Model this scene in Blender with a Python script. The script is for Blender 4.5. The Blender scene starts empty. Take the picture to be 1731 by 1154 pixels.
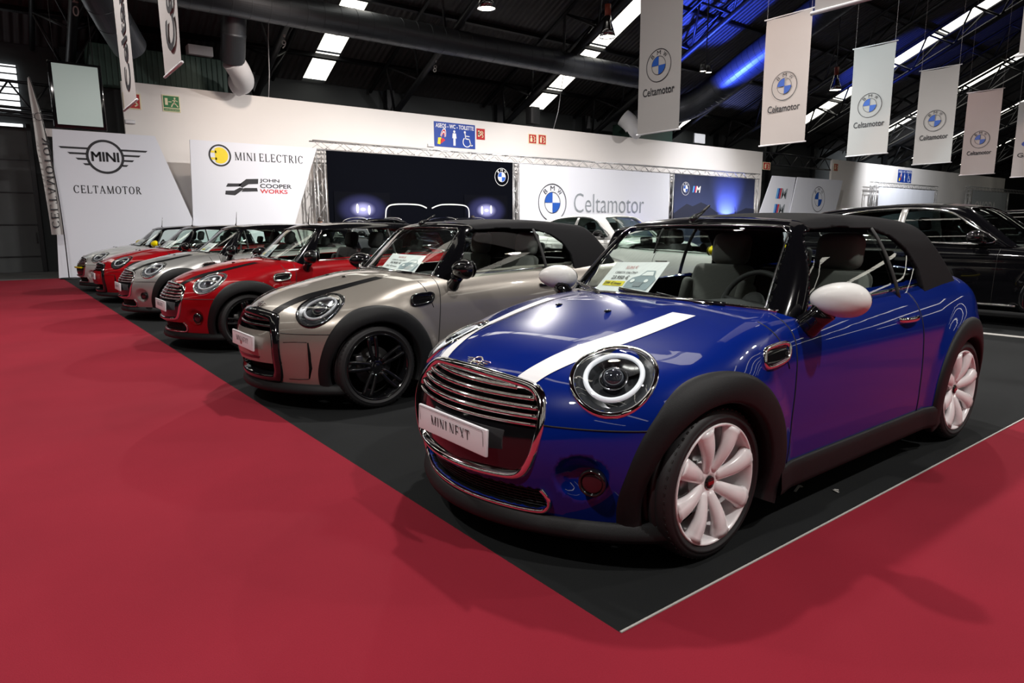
import bpy, bmesh, math, random
import numpy as np
from mathutils import Vector, Matrix
random.seed(7); np.random.seed(7)
SC = bpy.context.scene
COL = SC.collection
PI = math.pi

# ------------------------------------------------------------------ camera, world, light, exposure
# World axes: x along the cars' length (away from the red aisle), y along the row of cars, z up.
cam_d = bpy.data.cameras.new('camera'); cam_d.sensor_width = 36.0; cam_d.lens = 36.0 * 1134 / 1731
cam_d.clip_end = 300
cam = bpy.data.objects.new('camera', cam_d); COL.objects.link(cam); SC.camera = cam
_r = Vector((0.7914, -0.61127, -0.00572)); _f = Vector((0.60186, 0.78078, -0.16778)); _f.normalize()
_r = (_r - _f * _r.dot(_f)).normalized(); _u = _r.cross(_f)
cam.matrix_world = Matrix(((_r.x, _u.x, -_f.x, -1.5247), (_r.y, _u.y, -_f.y, -1.3934), (_r.z, _u.z, -_f.z, 1.327), (0, 0, 0, 1)))

SC.view_settings.view_transform = 'Standard'; SC.view_settings.look = 'None'
SC.view_settings.gamma = 1.0; SC.view_settings.exposure = 0.0
try: SC.view_settings.use_curve_mapping = False
except Exception: pass

world = bpy.data.worlds.new('hall_world'); SC.world = world; world.use_nodes = True
world.node_tree.nodes['Background'].inputs[0].default_value = (0.55, 0.6, 0.7, 1)
world.node_tree.nodes['Background'].inputs[1].default_value = 0.05

def lamp(name, kind, loc, power, color=(1, 1, 1), size=0.4, target=None, spot=1.2, blend=0.5):
    d = bpy.data.lights.new(name, kind); d.energy = power; d.color = color
    if kind == 'AREA': d.shape = 'DISK'; d.size = size
    else: d.shadow_soft_size = size
    if kind == 'SPOT': d.spot_size = spot; d.spot_blend = blend
    o = bpy.data.objects.new(name, d); COL.objects.link(o); o.location = loc
    t = Vector(target) if target else Vector(loc) - Vector((0, 0, 1))
    o.rotation_euler = (t - Vector(loc)).to_track_quat('-Z', 'Y').to_euler()
    return o
WARM = (1.0, 0.955, 0.92)
# the hall's lamps: high bays under the roof (their housings are built further down)
HIGH_BAYS = [(10.27, 15.0, 7.72), (15.1, 15.0, 7.73), (29.85, 15.0, 7.75), (-2.0, 9.5, 8.0), (3.5, 4.0, 8.2), (10.5, 4.2, 8.2), (-5.0, 0.0, 8.2), (2.0, -4.5, 8.2), (10.0, -4.5, 8.2), (18.0, 2.0, 8.4)]
for _i, _p in enumerate(HIGH_BAYS):
    lamp('high_bay_light', 'AREA', (_p[0], _p[1], _p[2] - 0.42), 1500 if _p[1] > 12 else 450, WARM, 0.34)
# warm wash on the white partition, blue floods on the roof, the big duct and the foot of the cloth backdrops
BLUE = (0.05, 0.10, 1.0)
lamp('wall_wash', 'SPOT', (5.0, 16.5, 8.2), 900, (1.0, 0.84, 0.72), 0.3, (7.0, 22.5, 3.6), 1.3, 0.9)
lamp('wall_wash', 'SPOT', (18.0, 16.5, 8.2), 900, (1.0, 0.93, 0.88), 0.3, (19.0, 22.5, 3.6), 1.3, 0.9)
lamp('wall_wash', 'SPOT', (30.0, 17.0, 8.0), 1100, (0.9, 0.93, 1.0), 0.3, (30.0, 22.5, 3.6), 1.3, 0.9)
lamp('wall_wash', 'SPOT', (50.0, 17.0, 8.0), 3600, (0.95, 0.97, 1.0), 0.3, (54.0, 22.5, 3.6), 1.9, 0.9)
lamp('blue_flood', 'SPOT', (23.0, 17.5, 5.4), 9000, BLUE, 0.2, (25.0, 16.8, 11.0), 1.2, 0.25)
lamp('blue_flood', 'SPOT', (37.0, 19.0, 5.6), 3000, BLUE, 0.2, (41.0, 17.5, 11.0), 0.9, 0.5)
lamp('blue_flood', 'SPOT', (31.5, 20.7, 1.0), 4200, (0.30, 0.36, 1.0), 0.1, (31.6, 21.75, 2.6), 1.25, 1.0)
lamp('banner_spot', 'SPOT', (7.5, 10.5, 8.0), 900, (1.0, 0.60, 0.46), 0.15, (13.3, 7.5, 4.6), 0.42, 0.3)
lamp('banner_spot', 'SPOT', (11.5, 11.0, 8.2), 1300, (0.72, 0.95, 1.0), 0.15, (17.5, 7.5, 4.6), 0.42, 0.3)
lamp('banner_spot', 'SPOT', (21.0, 13.0, 8.2), 1000, (1.0, 0.60, 0.55), 0.15, (28.4, 8.5, 4.6), 0.40, 0.3)
lamp('blue_flood', 'SPOT', (23.0, 20.8, 0.4), 60, (0.3, 0.3, 1.0), 0.1, (25.0, 21.7, 2.2), 1.5, 0.9)
# ------------------------------------------------------------------ helpers: materials
def mat(name, color=(0.8, 0.8, 0.8), rough=0.5, metal=0.0, coat=0.0, emit=None, estr=1.0, spec=0.5, alpha=1.0, trans=0.0, noise=None, bump=None, sheen=0.0):
    m = bpy.data.materials.new(name); m.use_nodes = True
    nt = m.node_tree; b = nt.nodes['Principled BSDF']
    b.inputs['Base Color'].default_value = (*color, 1); b.inputs['Roughness'].default_value = rough
    b.inputs['Metallic'].default_value = metal; b.inputs['Coat Weight'].default_value = coat
    b.inputs['Coat Roughness'].default_value = 0.03
    b.inputs['Specular IOR Level'].default_value = spec; b.inputs['Alpha'].default_value = alpha
    b.inputs['Transmission Weight'].default_value = trans
    if sheen: b.inputs['Sheen Weight'].default_value = sheen
    if emit:
        b.inputs['Emission Color'].default_value = (*emit, 1); b.inputs['Emission Strength'].default_value = estr
    if noise or bump:
        tc = nt.nodes.new('ShaderNodeTexCoord')
    if noise:
        sc, amt = noise
        n = nt.nodes.new('ShaderNodeTexNoise'); n.inputs['Scale'].default_value = sc; n.inputs['Detail'].default_value = 4
        nt.links.new(tc.outputs['Object'], n.inputs['Vector'])
        r = nt.nodes.new('ShaderNodeMix'); r.data_type = 'RGBA'
        r.inputs[6].default_value = (*[c * (1 - amt) for c in color], 1); r.inputs[7].default_value = (*[min(1, c * (1 + amt)) for c in color], 1)
        nt.links.new(n.outputs['Fac'], r.inputs[0]); nt.links.new(r.outputs[2], b.inputs['Base Color'])
    if bump:
        sc, st = bump
        n = nt.nodes.new('ShaderNodeTexNoise'); n.inputs['Scale'].default_value = sc; n.inputs['Detail'].default_value = 3
        nt.links.new(tc.outputs['Object'], n.inputs['Vector'])
        bp = nt.nodes.new('ShaderNodeBump'); bp.inputs['Strength'].default_value = st; bp.inputs['Distance'].default_value = 0.01
        nt.links.new(n.outputs['Fac'], bp.inputs['Height']); nt.links.new(bp.outputs['Normal'], b.inputs['Normal'])
    return m

def glass_mat(name, tint=(0.75, 0.9, 0.85), fac=0.08, rough=0.0):
    m = bpy.data.materials.new(name); m.use_nodes = True; nt = m.node_tree
    for n in list(nt.nodes): nt.nodes.remove(n)
    out = nt.nodes.new('ShaderNodeOutputMaterial'); mx = nt.nodes.new('ShaderNodeMixShader')
    t = nt.nodes.new('ShaderNodeBsdfTransparent'); t.inputs[0].default_value = (*tint, 1)
    g = nt.nodes.new('ShaderNodeBsdfGlossy'); g.inputs['Roughness'].default_value = rough; g.inputs[0].default_value = (1, 1, 1, 1)
    fr = nt.nodes.new('ShaderNodeFresnel'); fr.inputs[0].default_value = 1.5
    ge = nt.nodes.new('ShaderNodeNewGeometry'); io = nt.nodes.new('ShaderNodeMapRange'); io.inputs[3].default_value = 1.5; io.inputs[4].default_value = 1 / 1.5
    nt.links.new(ge.outputs['Backfacing'], io.inputs[0]); nt.links.new(io.outputs[0], fr.inputs[0])
    ad = nt.nodes.new('ShaderNodeMath'); ad.operation = 'ADD'; ad.inputs[1].default_value = fac - 0.04; ad.use_clamp = True
    nt.links.new(fr.outputs[0], ad.inputs[0]); nt.links.new(ad.outputs[0], mx.inputs[0])
    nt.links.new(t.outputs[0], mx.inputs[1]); nt.links.new(g.outputs[0], mx.inputs[2]); nt.links.new(mx.outputs[0], out.inputs[0])
    return m

def paint(name, color, metal=0.0, rough=0.35, coat=1.0, flake=0.0):
    m = mat(name, color, rough, metal, coat)
    b = m.node_tree.nodes['Principled BSDF']; b.inputs['Coat Roughness'].default_value = 0.015
    b.inputs['Coat IOR'].default_value = 1.5; b.inputs['Specular IOR Level'].default_value = 0.5 if metal > 0.4 else 0.05
    return m

M = {}
M['blue'] = paint('blue_metallic_paint', (0.0010, 0.0130, 0.165), 0.0, 0.3)
M['red'] = paint('red_paint', (0.27, 0.0035, 0.007), 0.0, 0.3)
M['beige'] = paint('champagne_metallic_paint', (0.31, 0.285, 0.25), 0.55, 0.38)
M['silver'] = paint('silver_metallic_paint', (0.38, 0.38, 0.37), 0.55, 0.36)
M['white_paint'] = paint('white_paint', (0.72, 0.72, 0.70), 0.0, 0.35)
M['lightsilver'] = paint('white_silver_paint', (0.60, 0.61, 0.60), 0.4, 0.35)
M['black_paint'] = paint('black_gloss_paint', (0.003, 0.003, 0.004), 0.0, 0.12, 0.4)
M['gloss_black'] = mat('gloss_black_plastic', (0.006, 0.006, 0.007), 0.08, 0, 0.5)
M['matt_black'] = mat('matt_black', (0.004, 0.004, 0.004), 0.9, spec=0.1)
M['trim'] = mat('dark_trim_plastic', (0.006, 0.0068, 0.0075), 0.55, spec=0.3, bump=(400, 0.15))
M['chrome'] = mat('chrome', (0.85, 0.85, 0.86), 0.06, 1.0)
M['dark_chrome'] = mat('dark_chrome', (0.25, 0.25, 0.26), 0.15, 1.0)
M['tyre'] = mat('tyre_rubber', (0.009, 0.009, 0.01), 0.6)
M['white_rim'] = mat('white_rim_enamel', (0.88, 0.85, 0.86), 0.25, 0, 0.5)
M['black_rim'] = mat('black_rim_enamel', (0.005, 0.005, 0.006), 0.12, 0, 0.6)
M['silver_rim'] = mat('silver_rim_enamel', (0.5, 0.5, 0.52), 0.25, 0.9)
M['brake'] = mat('brake_steel', (0.2, 0.2, 0.2), 0.35, 0.9)
M['canvas'] = mat('black_canvas', (0.008, 0.008, 0.009), 0.9, spec=0.15, bump=(900, 0.3))
M['white_vinyl'] = paint('white_stripe_vinyl', (0.86, 0.86, 0.88), 0.0, 0.3, 0.4)
M['black_vinyl'] = paint('black_stripe_vinyl', (0.005, 0.005, 0.006), 0.0, 0.4, 0.15)
M['glass'] = glass_mat('car_glass', (0.88, 0.945, 0.915), 0.042)
M['dark_glass'] = glass_mat('dark_car_glass', (0.18, 0.22, 0.21), 0.07)
M['lens'] = glass_mat('lamp_lens', (0.95, 0.97, 0.98), 0.06)
M['drl'] = mat('daylight_ring_plastic', (0.85, 0.87, 0.9), 0.25, 0, 0.5, emit=(0.85, 0.93, 1.0), estr=0.22)
M['drl_off'] = mat('unlit_ring_plastic', (0.42, 0.43, 0.45), 0.2, 0, 0.5)
M['lamp_silver'] = mat('silver_lamp_housing', (0.30, 0.31, 0.33), 0.2, 0.8)
M['lens_ball'] = mat('projector_lens', (0.02, 0.022, 0.03), 0.03, 0.0, 1.0)
M['reflector'] = mat('headlamp_reflector', (0.6, 0.62, 0.65), 0.12, 1.0)
M['lamp_dark'] = mat('headlamp_housing', (0.03, 0.032, 0.035), 0.25, 0.3)
M['seat_grey'] = mat('grey_seat_fabric', (0.17, 0.17, 0.16), 0.85, bump=(600, 0.2))
M['seat_dark'] = mat('dark_seat_fabric', (0.03, 0.03, 0.032), 0.7, bump=(600, 0.2))
M['interior'] = mat('dark_interior', (0.012, 0.012, 0.013), 0.7)
M['paper'] = mat('white_paper', (0.9, 0.9, 0.92), 0.7)
M['ink'] = mat('black_ink', (0.02, 0.02, 0.025), 0.7)
M['ink_red'] = mat('red_ink', (0.45, 0.08, 0.08), 0.7)
M['ink_grey'] = mat('grey_ink', (0.25, 0.28, 0.31), 0.7)
M['yellow_ink'] = mat('yellow_ink', (0.85, 0.70, 0.02), 0.6)
M['yellow_paint'] = paint('yellow_gloss_paint', (0.75, 0.62, 0.0), 0.0, 0.3)
M['white_plate'] = mat('white_plate', (0.72, 0.71, 0.74), 0.4, 0, 0.3)
M['red_plastic'] = mat('red_plastic', (0.25, 0.01, 0.012), 0.2, 0, 0.5)
M['rubber_seal'] = mat('rubber_seal', (0.006, 0.006, 0.006), 0.6)
M['fogglass'] = mat('fog_lamp_glass', (0.03, 0.012, 0.015), 0.05, 0.4, 1.0)

# ------------------------------------------------------------------ helpers: objects
def link(o, parent=None):
    COL.objects.link(o)
    if parent: o.parent = parent
    return o
def tag(o, label, cat, group=None):
    o['label'] = label; o['category'] = cat
    if group: o['group'] = group
    return o
def thing(name, label, cat, loc=(0, 0, 0), rot=0.0, group=None):
    o = bpy.data.objects.new(name, None); o.empty_display_size = 0.2; COL.objects.link(o)
    o.location = loc; o.rotation_euler = (0, 0, rot)
    return tag(o, label, cat, group)
def part(o, label): o['label'] = label; return o
def struct(o): o['kind'] = 'structure'; return o
def mesh_obj(name, verts, faces, m, parent=None, smooth=True, mats=None, midx=None):
    me = bpy.data.meshes.new(name)
    me.from_pydata([tuple(map(float, v)) for v in verts], [], [tuple(map(int, f)) for f in faces])
    for x in (mats or [m]): me.materials.append(x)
    if midx is not None: me.polygons.foreach_set('material_index', np.asarray(midx, np.int32))
    me.polygons.foreach_set('use_smooth', np.full(len(me.polygons), smooth))
    me.update()
    return link(bpy.data.objects.new(name, me), parent)

class MB:
    """collects shapes into one mesh"""
    def __init__(s): s.v = []; s.f = []; s.sm = []
    def add(s, v, f, smooth=True):
        o = len(s.v); s.v += [tuple(map(float, p)) for p in v]; s.f += [tuple(i + o for i in q) for q in f]; s.sm += [smooth] * len(f); return s
    def box(s, c, size, rot=None, bev=0.0):
        bm = bmesh.new(); bmesh.ops.create_cube(bm, size=1)
        for v in bm.verts: v.co = Vector((v.co.x * size[0], v.co.y * size[1], v.co.z * size[2]))
        if bev: bmesh.ops.bevel(bm, geom=bm.edges[:], offset=bev, segments=3, affect='EDGES', profile=0.5)
        return s.bm(bm, c, rot, smooth=bool(bev))
    def bm(s, bm, c=(0, 0, 0), rot=None, smooth=True):
        R = rot if rot is not None else Matrix.Identity(3)
        bm.verts.index_update()
        s.add([R @ v.co + Vector(c) for v in bm.verts], [[v.index for v in f.verts] for f in bm.faces], smooth); bm.free(); return s
    def sphere(s, c, r, seg=20, rings=12, rot=None):
        bm = bmesh.new(); bmesh.ops.create_uvsphere(bm, u_segments=seg, v_segments=rings, radius=1)
        r = r if hasattr(r, '__len__') else (r, r, r)
        for v in bm.verts: v.co = Vector((v.co.x * r[0], v.co.y * r[1], v.co.z * r[2]))
        return s.bm(bm, c, rot)
    def lathe(s, prof, c=(0, 0, 0), rot=None, seg=32, closed=False):
        """prof: (r, z) pairs turned about local z"""
        R = rot if rot is not None else Matrix.Identity(3); C0 = Vector(c); n = len(prof); v = []; f = []
        for k in range(seg):
            a = 2 * PI * k / seg
            for r, z in prof: v.append(R @ Vector((r * math.cos(a), r * math.sin(a), z)) + C0)
        for k in range(seg):
            k2 = (k + 1) % seg
            for j in range(n if closed else n - 1):
                j2 = (j + 1) % n
                f.append((k * n + j, k2 * n + j, k2 * n + j2, k * n + j2))
        return s.add(v, f)
    def tube(s, pts, r, seg=8, closed=False, caps=True, flat=None, up=None):
        """round (or elliptical: flat=(a,b)) tube along pts; r number or list"""
        P = [Vector(p) for p in pts]; n = len(P); v = []; f = []
        rs = r if hasattr(r, '__len__') else [r] * n
        prev = None
        for i in range(n):
            a = P[i - 1] if (i > 0 or closed) else P[i]; b = P[(i + 1) % n] if (i < n - 1 or closed) else P[i]
            t = (b - a); t = t.normalized() if t.length > 1e-9 else Vector((1, 0, 0))
            if up is not None:
                q = Vector(up[i]) if hasattr(up[0], '__len__') else Vector(up)
            elif prev is None: q = Vector((0, 0, 1)) if abs(t.z) < 0.9 else Vector((0, 1, 0))
            else: q = prev
            q = (q - t * q.dot(t)); q = q.normalized() if q.length > 1e-6 else t.orthogonal().normalized()
            prev = q; w = t.cross(q)
            for k in range(seg):
                an = 2 * PI * (k + 0.5) / seg
                fa, fb = (flat if flat else (1, 1))
                v.append(P[i] + q * (math.cos(an) * rs[i] * fa) + w * (math.sin(an) * rs[i] * fb))
        m = n if closed else n - 1
        for i in range(m):
            i2 = (i + 1) % n
            for k in range(seg):
                k2 = (k + 1) % seg
                f.append((i * seg + k, i * seg + k2, i2 * seg + k2, i2 * seg + k))
        if caps and not closed:
            f.append(tuple(range(seg - 1, -1, -1))); f.append(tuple((n - 1) * seg + k for k in range(seg)))
        return s.add(v, f)
    def bar(s, a, b, r, seg=6): return s.tube([a, b], r, seg)
    def prism(s, poly, h, M4=None):
        """polygon in xy extruded along z by h, then transformed"""
        n = len(poly); T = M4 if M4 is not None else Matrix.Identity(4)
        v = [T @ Vector((p[0], p[1], 0)) for p in poly] + [T @ Vector((p[0], p[1], h)) for p in poly]
        f = [tuple(range(n - 1, -1, -1)), tuple(range(n, 2 * n))] + [(i, (i + 1) % n, n + (i + 1) % n, n + i) for i in range(n)]
        return s.add(v, f, False)
    def build(s, name, m, parent=None):
        o = mesh_obj(name, s.v, s.f, m, parent)
        o.data.polygons.foreach_set('use_smooth', np.array(s.sm, bool)); return o

def grid_obj(name, P, m, parent=None, thick=0.0, normals=None):
    """P: array (a,b,3); optional thickness along -normals"""
    a, b = P.shape[:2]; V = P.reshape(-1, 3); F = []
    idx = lambda i, j: i * b + j
    for i in range(a - 1):
        for j in range(b - 1): F.append((idx(i, j), idx(i + 1, j), idx(i + 1, j + 1), idx(i, j + 1)))
    o = mesh_obj(name, V, F, m, parent)
    if thick:
        md = o.modifiers.new('solid', 'SOLIDIFY'); md.thickness = thick; md.offset = 0
    return o

def spl(xs, ys, n=600):
    """monotone-ish cubic table -> function"""
    xs = np.array(xs, float); ys = np.array(ys, float); h = np.diff(xs); d = np.diff(ys) / h
    m = np.zeros(len(xs)); m[0] = d[0]; m[-1] = d[-1]
    for i in range(1, len(xs) - 1):
        m[i] = (d[i - 1] * h[i] + d[i] * h[i - 1]) / (h[i] + h[i - 1])
    X = np.linspace(xs[0], xs[-1], n); k = np.clip(np.searchsorted(xs, X) - 1, 0, len(xs) - 2)
    t = (X - xs[k]) / h[k]
    Y = ys[k] * (1 + 2 * t) * (1 - t) ** 2 + m[k] * h[k] * t * (1 - t) ** 2 + ys[k + 1] * t * t * (3 - 2 * t) + m[k + 1] * h[k] * t * t * (t - 1)
    lo, hi = m[0], m[-1]
    def fn(x):
        x = np.asarray(x, float); y = np.interp(x, X, Y)
        return y + np.minimum(x - X[0], 0) * lo + np.maximum(x - X[-1], 0) * hi
    return fn
def smax(a, b, k):
    h = np.clip(0.5 + 0.5 * (a - b) / k, 0, 1)
    return b * (1 - h) + a * h + k * h * (1 - h)
def sstep(x): x = np.clip(x, 0, 1); return x * x * (3 - 2 * x)
def sd_poly(px, py, pts):
    """signed distance to a polygon (negative inside), vectorised"""
    pts = np.array(pts, float); d = np.full(np.broadcast(px, py).shape, 1e9); s = np.ones_like(d)
    n = len(pts)
    for i in range(n):
        a = pts[i]; b = pts[i - 1]; ex, ey = b - a; wx = px - a[0]; wy = py - a[1]
        t = np.clip((wx * ex + wy * ey) / (ex * ex + ey * ey), 0, 1)
        d = np.minimum(d, (wx - ex * t) ** 2 + (wy - ey * t) ** 2)
        c1 = py >= a[1]; c2 = py < b[1]; c3 = ex * wy > ey * wx
        s = np.where((c1 & c2 & c3) | (~c1 & ~c2 & ~c3), -s, s)
    return s * np.sqrt(d)
def grad(f, P, e=2e-3):
    x, y, z = P[:, 0], P[:, 1], P[:, 2]
    return np.stack([(f(x + e, y, z) - f(x - e, y, z)), (f(x, y + e, z) - f(x, y - e, z)), (f(x, y, z + e) - f(x, y, z - e))], 1) / (2 * e)
def surface_net(f, lo, hi, h, newton=3):
    """polygonise f<0; returns verts, quads (outward)"""
    n = [int(math.ceil((hi[i] - lo[i]) / h)) + 1 for i in range(3)]
    ax = [lo[i] + h * np.arange(n[i]) for i in range(3)]
    X, Y, Z = np.meshgrid(*ax, indexing='ij'); F = f(X, Y, Z)
    I = F < 0; nc = [k - 1 for k in n]
    acc = np.zeros((*nc, 3)); cnt = np.zeros(nc)
    c = [(a, b, d) for a in (0, 1) for b in (0, 1) for d in (0, 1)]
    sl = lambda o: tuple(slice(o[i], o[i] + nc[i]) for i in range(3))
    for i in range(8):
        for j in range(i + 1, 8):
            p, q = c[i], c[j]
            if sum(abs(p[k] - q[k]) for k in range(3)) != 1: continue
            fp, fq = F[sl(p)], F[sl(q)]; m = (fp < 0) != (fq < 0)
            t = np.where(m, fp / np.where(m, fp - fq, 1), 0)
            for k in range(3): acc[..., k] += np.where(m, p[k] + (q[k] - p[k]) * t, 0)
            cnt += m
    act = cnt > 0; idx = -np.ones(nc, int); idx[act] = np.arange(act.sum())
    base = np.stack(np.meshgrid(*[a[:-1] for a in ax], indexing='ij'), -1)[act]
    V = base + acc[act] / cnt[act][:, None] * h
    Q = []
    for k in range(3):
        a, b = (k + 1) % 3, (k + 2) % 3
        s0 = [slice(1, nc[i]) for i in range(3)]; s0[k] = slice(0, nc[k])
        s1 = list(s0); s1[k] = slice(1, nc[k] + 1)
        m0, m1 = I[tuple(s0)], I[tuple(s1)]; ch = np.argwhere(m0 != m1)
        for e in (0,):
            g = ch.copy()
            for i in range(3):
                if i != k: g[:, i] += 1
            def cell(da, db):
                q = g.copy(); q[:, a] += da; q[:, b] += db; return idx[q[:, 0], q[:, 1], q[:, 2]]
            qd = np.stack([cell(-1, -1), cell(0, -1), cell(0, 0), cell(-1, 0)], 1)
            flip = ~m0[tuple(ch.T)]
            qd[flip] = qd[flip][:, ::-1]; Q.append(qd)
    Q = np.concatenate(Q); Q = Q[(Q >= 0).all(1)]
    P = V.copy()
    for _ in range(newton):
        g = grad(f, P); v = f(P[:, 0], P[:, 1], P[:, 2]); d = g * (v / np.maximum((g * g).sum(1), 0.05))[:, None]
        ln = np.linalg.norm(d, axis=1, keepdims=True); P = P - d * np.minimum(1, 0.4 * h / np.maximum(ln, 1e-9))
    off = np.linalg.norm(P - V, axis=1); P = np.where((off > 1.2 * h)[:, None], V, P)
    return P, Q
def root(f, O, D, t0, t1, n=40):
    """first crossing from outside along O+tD, vectorised"""
    O = np.atleast_2d(np.asarray(O, float)); D = np.atleast_2d(np.asarray(D, float)); D = np.broadcast_to(D, O.shape)
    N = len(O); a = np.full(N, float(t0)); b = np.full(N, float(t1)); found = np.zeros(N, bool); prev = a.copy()
    for t in np.linspace(t0, t1, n):
        P = O + D * t; ins = (f(P[:, 0], P[:, 1], P[:, 2]) < 0) & ~found
        a = np.where(ins, prev, a); b = np.where(ins, t, b); found |= ins; prev = np.full(N, t)
    for _ in range(26):
        m = 0.5 * (a + b); P = O + D * m[:, None]; ins = f(P[:, 0], P[:, 1], P[:, 2]) < 0
        b = np.where(ins, m, b); a = np.where(ins, a, m)
    return O + D * (0.5 * (a + b))[:, None]
# ------------------------------------------------------------------ the small car: body shape
# car axes: x back from the nose, y across (negative = the driver's left, towards the aisle), z up
XF, XR, ZW, RT, RW = 0.76, 3.26, 0.31, 0.312, 0.345      # axle positions, hub height, tyre and wheel-well radii
nose_x = spl([0.08, 0.16, 0.22, 0.30, 0.45, 0.55, 0.65, 0.73, 0.80, 0.90], [0.17, 0.105, 0.08, 0.055, 0.025, 0.03, 0.062, 0.122, 0.215, 0.40])
side_y = spl([0.12, 0.18, 0.25, 0.35, 0.50, 0.65, 0.75, 0.83, 0.90, 0.96, 1.02], [0.78, 0.81, 0.828, 0.840, 0.846, 0.845, 0.838, 0.820, 0.788, 0.742, 0.68])
hood_z = spl([-0.30, 0.00, 0.06, 0.12, 0.18, 0.28, 0.40, 0.60, 0.80, 1.00, 1.20, 1.40, 2.40, 3.20, 3.45, 3.62, 3.75, 3.9], [0.22, 0.535, 0.62, 0.690, 0.742, 0.792, 0.835, 0.885, 0.928, 0.962, 0.984, 0.996, 1.060, 1.075, 1.068, 1.02, 0.95, 0.82])
rear_x = spl([0.10, 0.20, 0.35, 0.50, 0.62, 0.75, 0.90, 1.02], [3.76, 3.84, 3.885, 3.89, 3.865, 3.83, 3.785, 3.74])
def plan_f(ay): return 0.60 * ay ** 2 + 0.6 * ay ** 10
def plan_r(ay): return 0.26 * ay ** 2 + 0.75 * ay ** 10
def flare(x, z):
    r = np.minimum(np.hypot(x - XF, z - ZW), np.hypot(x - XR, z - ZW))
    return 0.022 * sstep((0.56 - r) / 0.13)
def fB(x, y, z):
    ay = np.abs(y); pf = plan_f(ay); pr = plan_r(ay)
    zz = np.clip(z, 0.05, 1.1)
    gf = (nose_x(np.minimum(zz, 0.9)) + pf - x) / np.sqrt(1 + (1.2 * ay + 6 * ay ** 9) ** 2)
    gr = (x - rear_x(zz) + pr) / np.sqrt(1 + (0.52 * ay + 7.5 * ay ** 9) ** 2)
    gs = ay - side_y(zz) - flare(x, z) + 0.020 * sstep((x - 2.9) / 1.0) + 0.006 * sstep((0.09 - np.abs(z - 0.42)) / 0.3)
    cr = 0.135 - 0.02 * sstep((x - 0.5) / 1.0)
    T = hood_z(x - 0.62 * pf * sstep((1.3 - x) / 1.0)) - cr * ay ** 2
    T = T + 0.012 * sstep((0.42 - ay) / 0.12) * sstep((x - 0.15) / 0.3) * sstep((1.2 - x) / 0.3)      # raised middle of the hood
    gt = (z - T) / np.sqrt(1 + np.clip(1.6 * sstep((0.45 - x) / 0.45), 0, 2) ** 2)
    gb = 0.155 - z
    f = smax(gf, gt, 0.07); f = smax(f, gs, 0.10); f = smax(f, gr, 0.09)
    return smax(f, gb, 0.05)
def seg_dir(c, eps=2e-3):
    g = grad(fB, np.array([c]))[0]; return Vector(g).normalized()
def front_x(y, z):
    y = np.atleast_1d(y).astype(float); z = np.atleast_1d(z).astype(float) + 0 * y
    return root(fB, np.stack([np.full_like(y, -0.25), y, z], 1), (1, 0, 0), 0, 1.4)
def side_p(x, z, s=-1):
    x = np.atleast_1d(x).astype(float); z = np.atleast_1d(z).astype(float) + 0 * x
    return root(fB, np.stack([x, np.full_like(x, s * 1.05), z], 1), (0, -s, 0), 0, 1.0)
def top_p(x, y):
    x = np.atleast_1d(x).astype(float); y = np.atleast_1d(y).astype(float) + 0 * x
    return root(fB, np.stack([x, y, np.full_like(x, 1.3)], 1), (0, 0, -1), 0, 1.2)
def nrm(P):
    g = grad(fB, np.asarray(P, float)); return g / np.linalg.norm(g, axis=1, keepdims=True)

# headlamp: an oval lying in the curved corner of the hood
HL_C = Vector(root(fB, (0.06, -0.70, 0.93), Vector((0.435, 0.145, -0.195)).normalized(), 0, 1.2)[0])
def hl_frame(s):
    c = HL_C.copy(); n = seg_dir(c); n = (n + Vector((-0.25, -0.1, 0.0))).normalized()
    up = (Vector((0, 0, 1)) - n * n.z).normalized(); up = (up + 0.12 * Vector((1, -0.6, 0))); up = (up - n * up.dot(n)).normalized()
    sd = up.cross(n)
    if s > 0:
        c.y = -c.y; n.y = -n.y; up.y = -up.y; sd = up.cross(n)
    return c, n, up, sd
HLA, HLB = 0.172, 0.147
GRILLE = [(-0.405, 0.690), (-0.30, 0.722), (0.0, 0.738), (0.30, 0.722), (0.405, 0.690), (0.452, 0.62), (0.462, 0.54), (0.435, 0.43), (0.375, 0.355), (0.25, 0.338), (0, 0.334), (-0.25, 0.338), (-0.375, 0.355), (-0.435, 0.43), (-0.462, 0.54), (-0.452, 0.62)]
GRILLE_B = [(-0.37, 0.685), (-0.28, 0.712), (0.0, 0.728), (0.28, 0.712), (0.37, 0.685), (0.43, 0.61), (0.465, 0.52), (0.455, 0.35), (0.42, 0.235), (0.35, 0.205), (0, 0.20), (-0.35, 0.205), (-0.42, 0.235), (-0.455, 0.35), (-0.465, 0.52), (-0.43, 0.61)]
INTAKE = [(-0.46, 0.318), (0.46, 0.318), (0.455, 0.235), (0.40, 0.212), (-0.40, 0.212), (-0.455, 0.235)]
def smooth_loop(pts, per=5):
    P = np.array(pts, float); n = len(P); out = []
    for i in range(n):
        a, b, c, d = P[i - 1], P[i], P[(i + 1) % n], P[(i + 2) % n]
        for k in range(per):
            t = k / per
            out.append(0.5 * ((2 * b) + (c - a) * t + (2 * a - 5 * b + 4 * c - d) * t * t + (3 * b - a - 3 * c + d) * t ** 3))
    return np.array(out)
def smooth_path(pts, per=6):
    P = np.array(pts, float); n = len(P); out = []
    for i in range(n - 1):
        a, b, c, d = P[max(i - 1, 0)], P[i], P[i + 1], P[min(i + 2, n - 1)]
        for k in range(per):
            t = k / per
            out.append(0.5 * ((2 * b) + (c - a) * t + (2 * a - 5 * b + 4 * c - d) * t * t + (3 * b - a - 3 * c + d) * t ** 3))
    out.append(P[-1]); return np.array(out)

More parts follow.
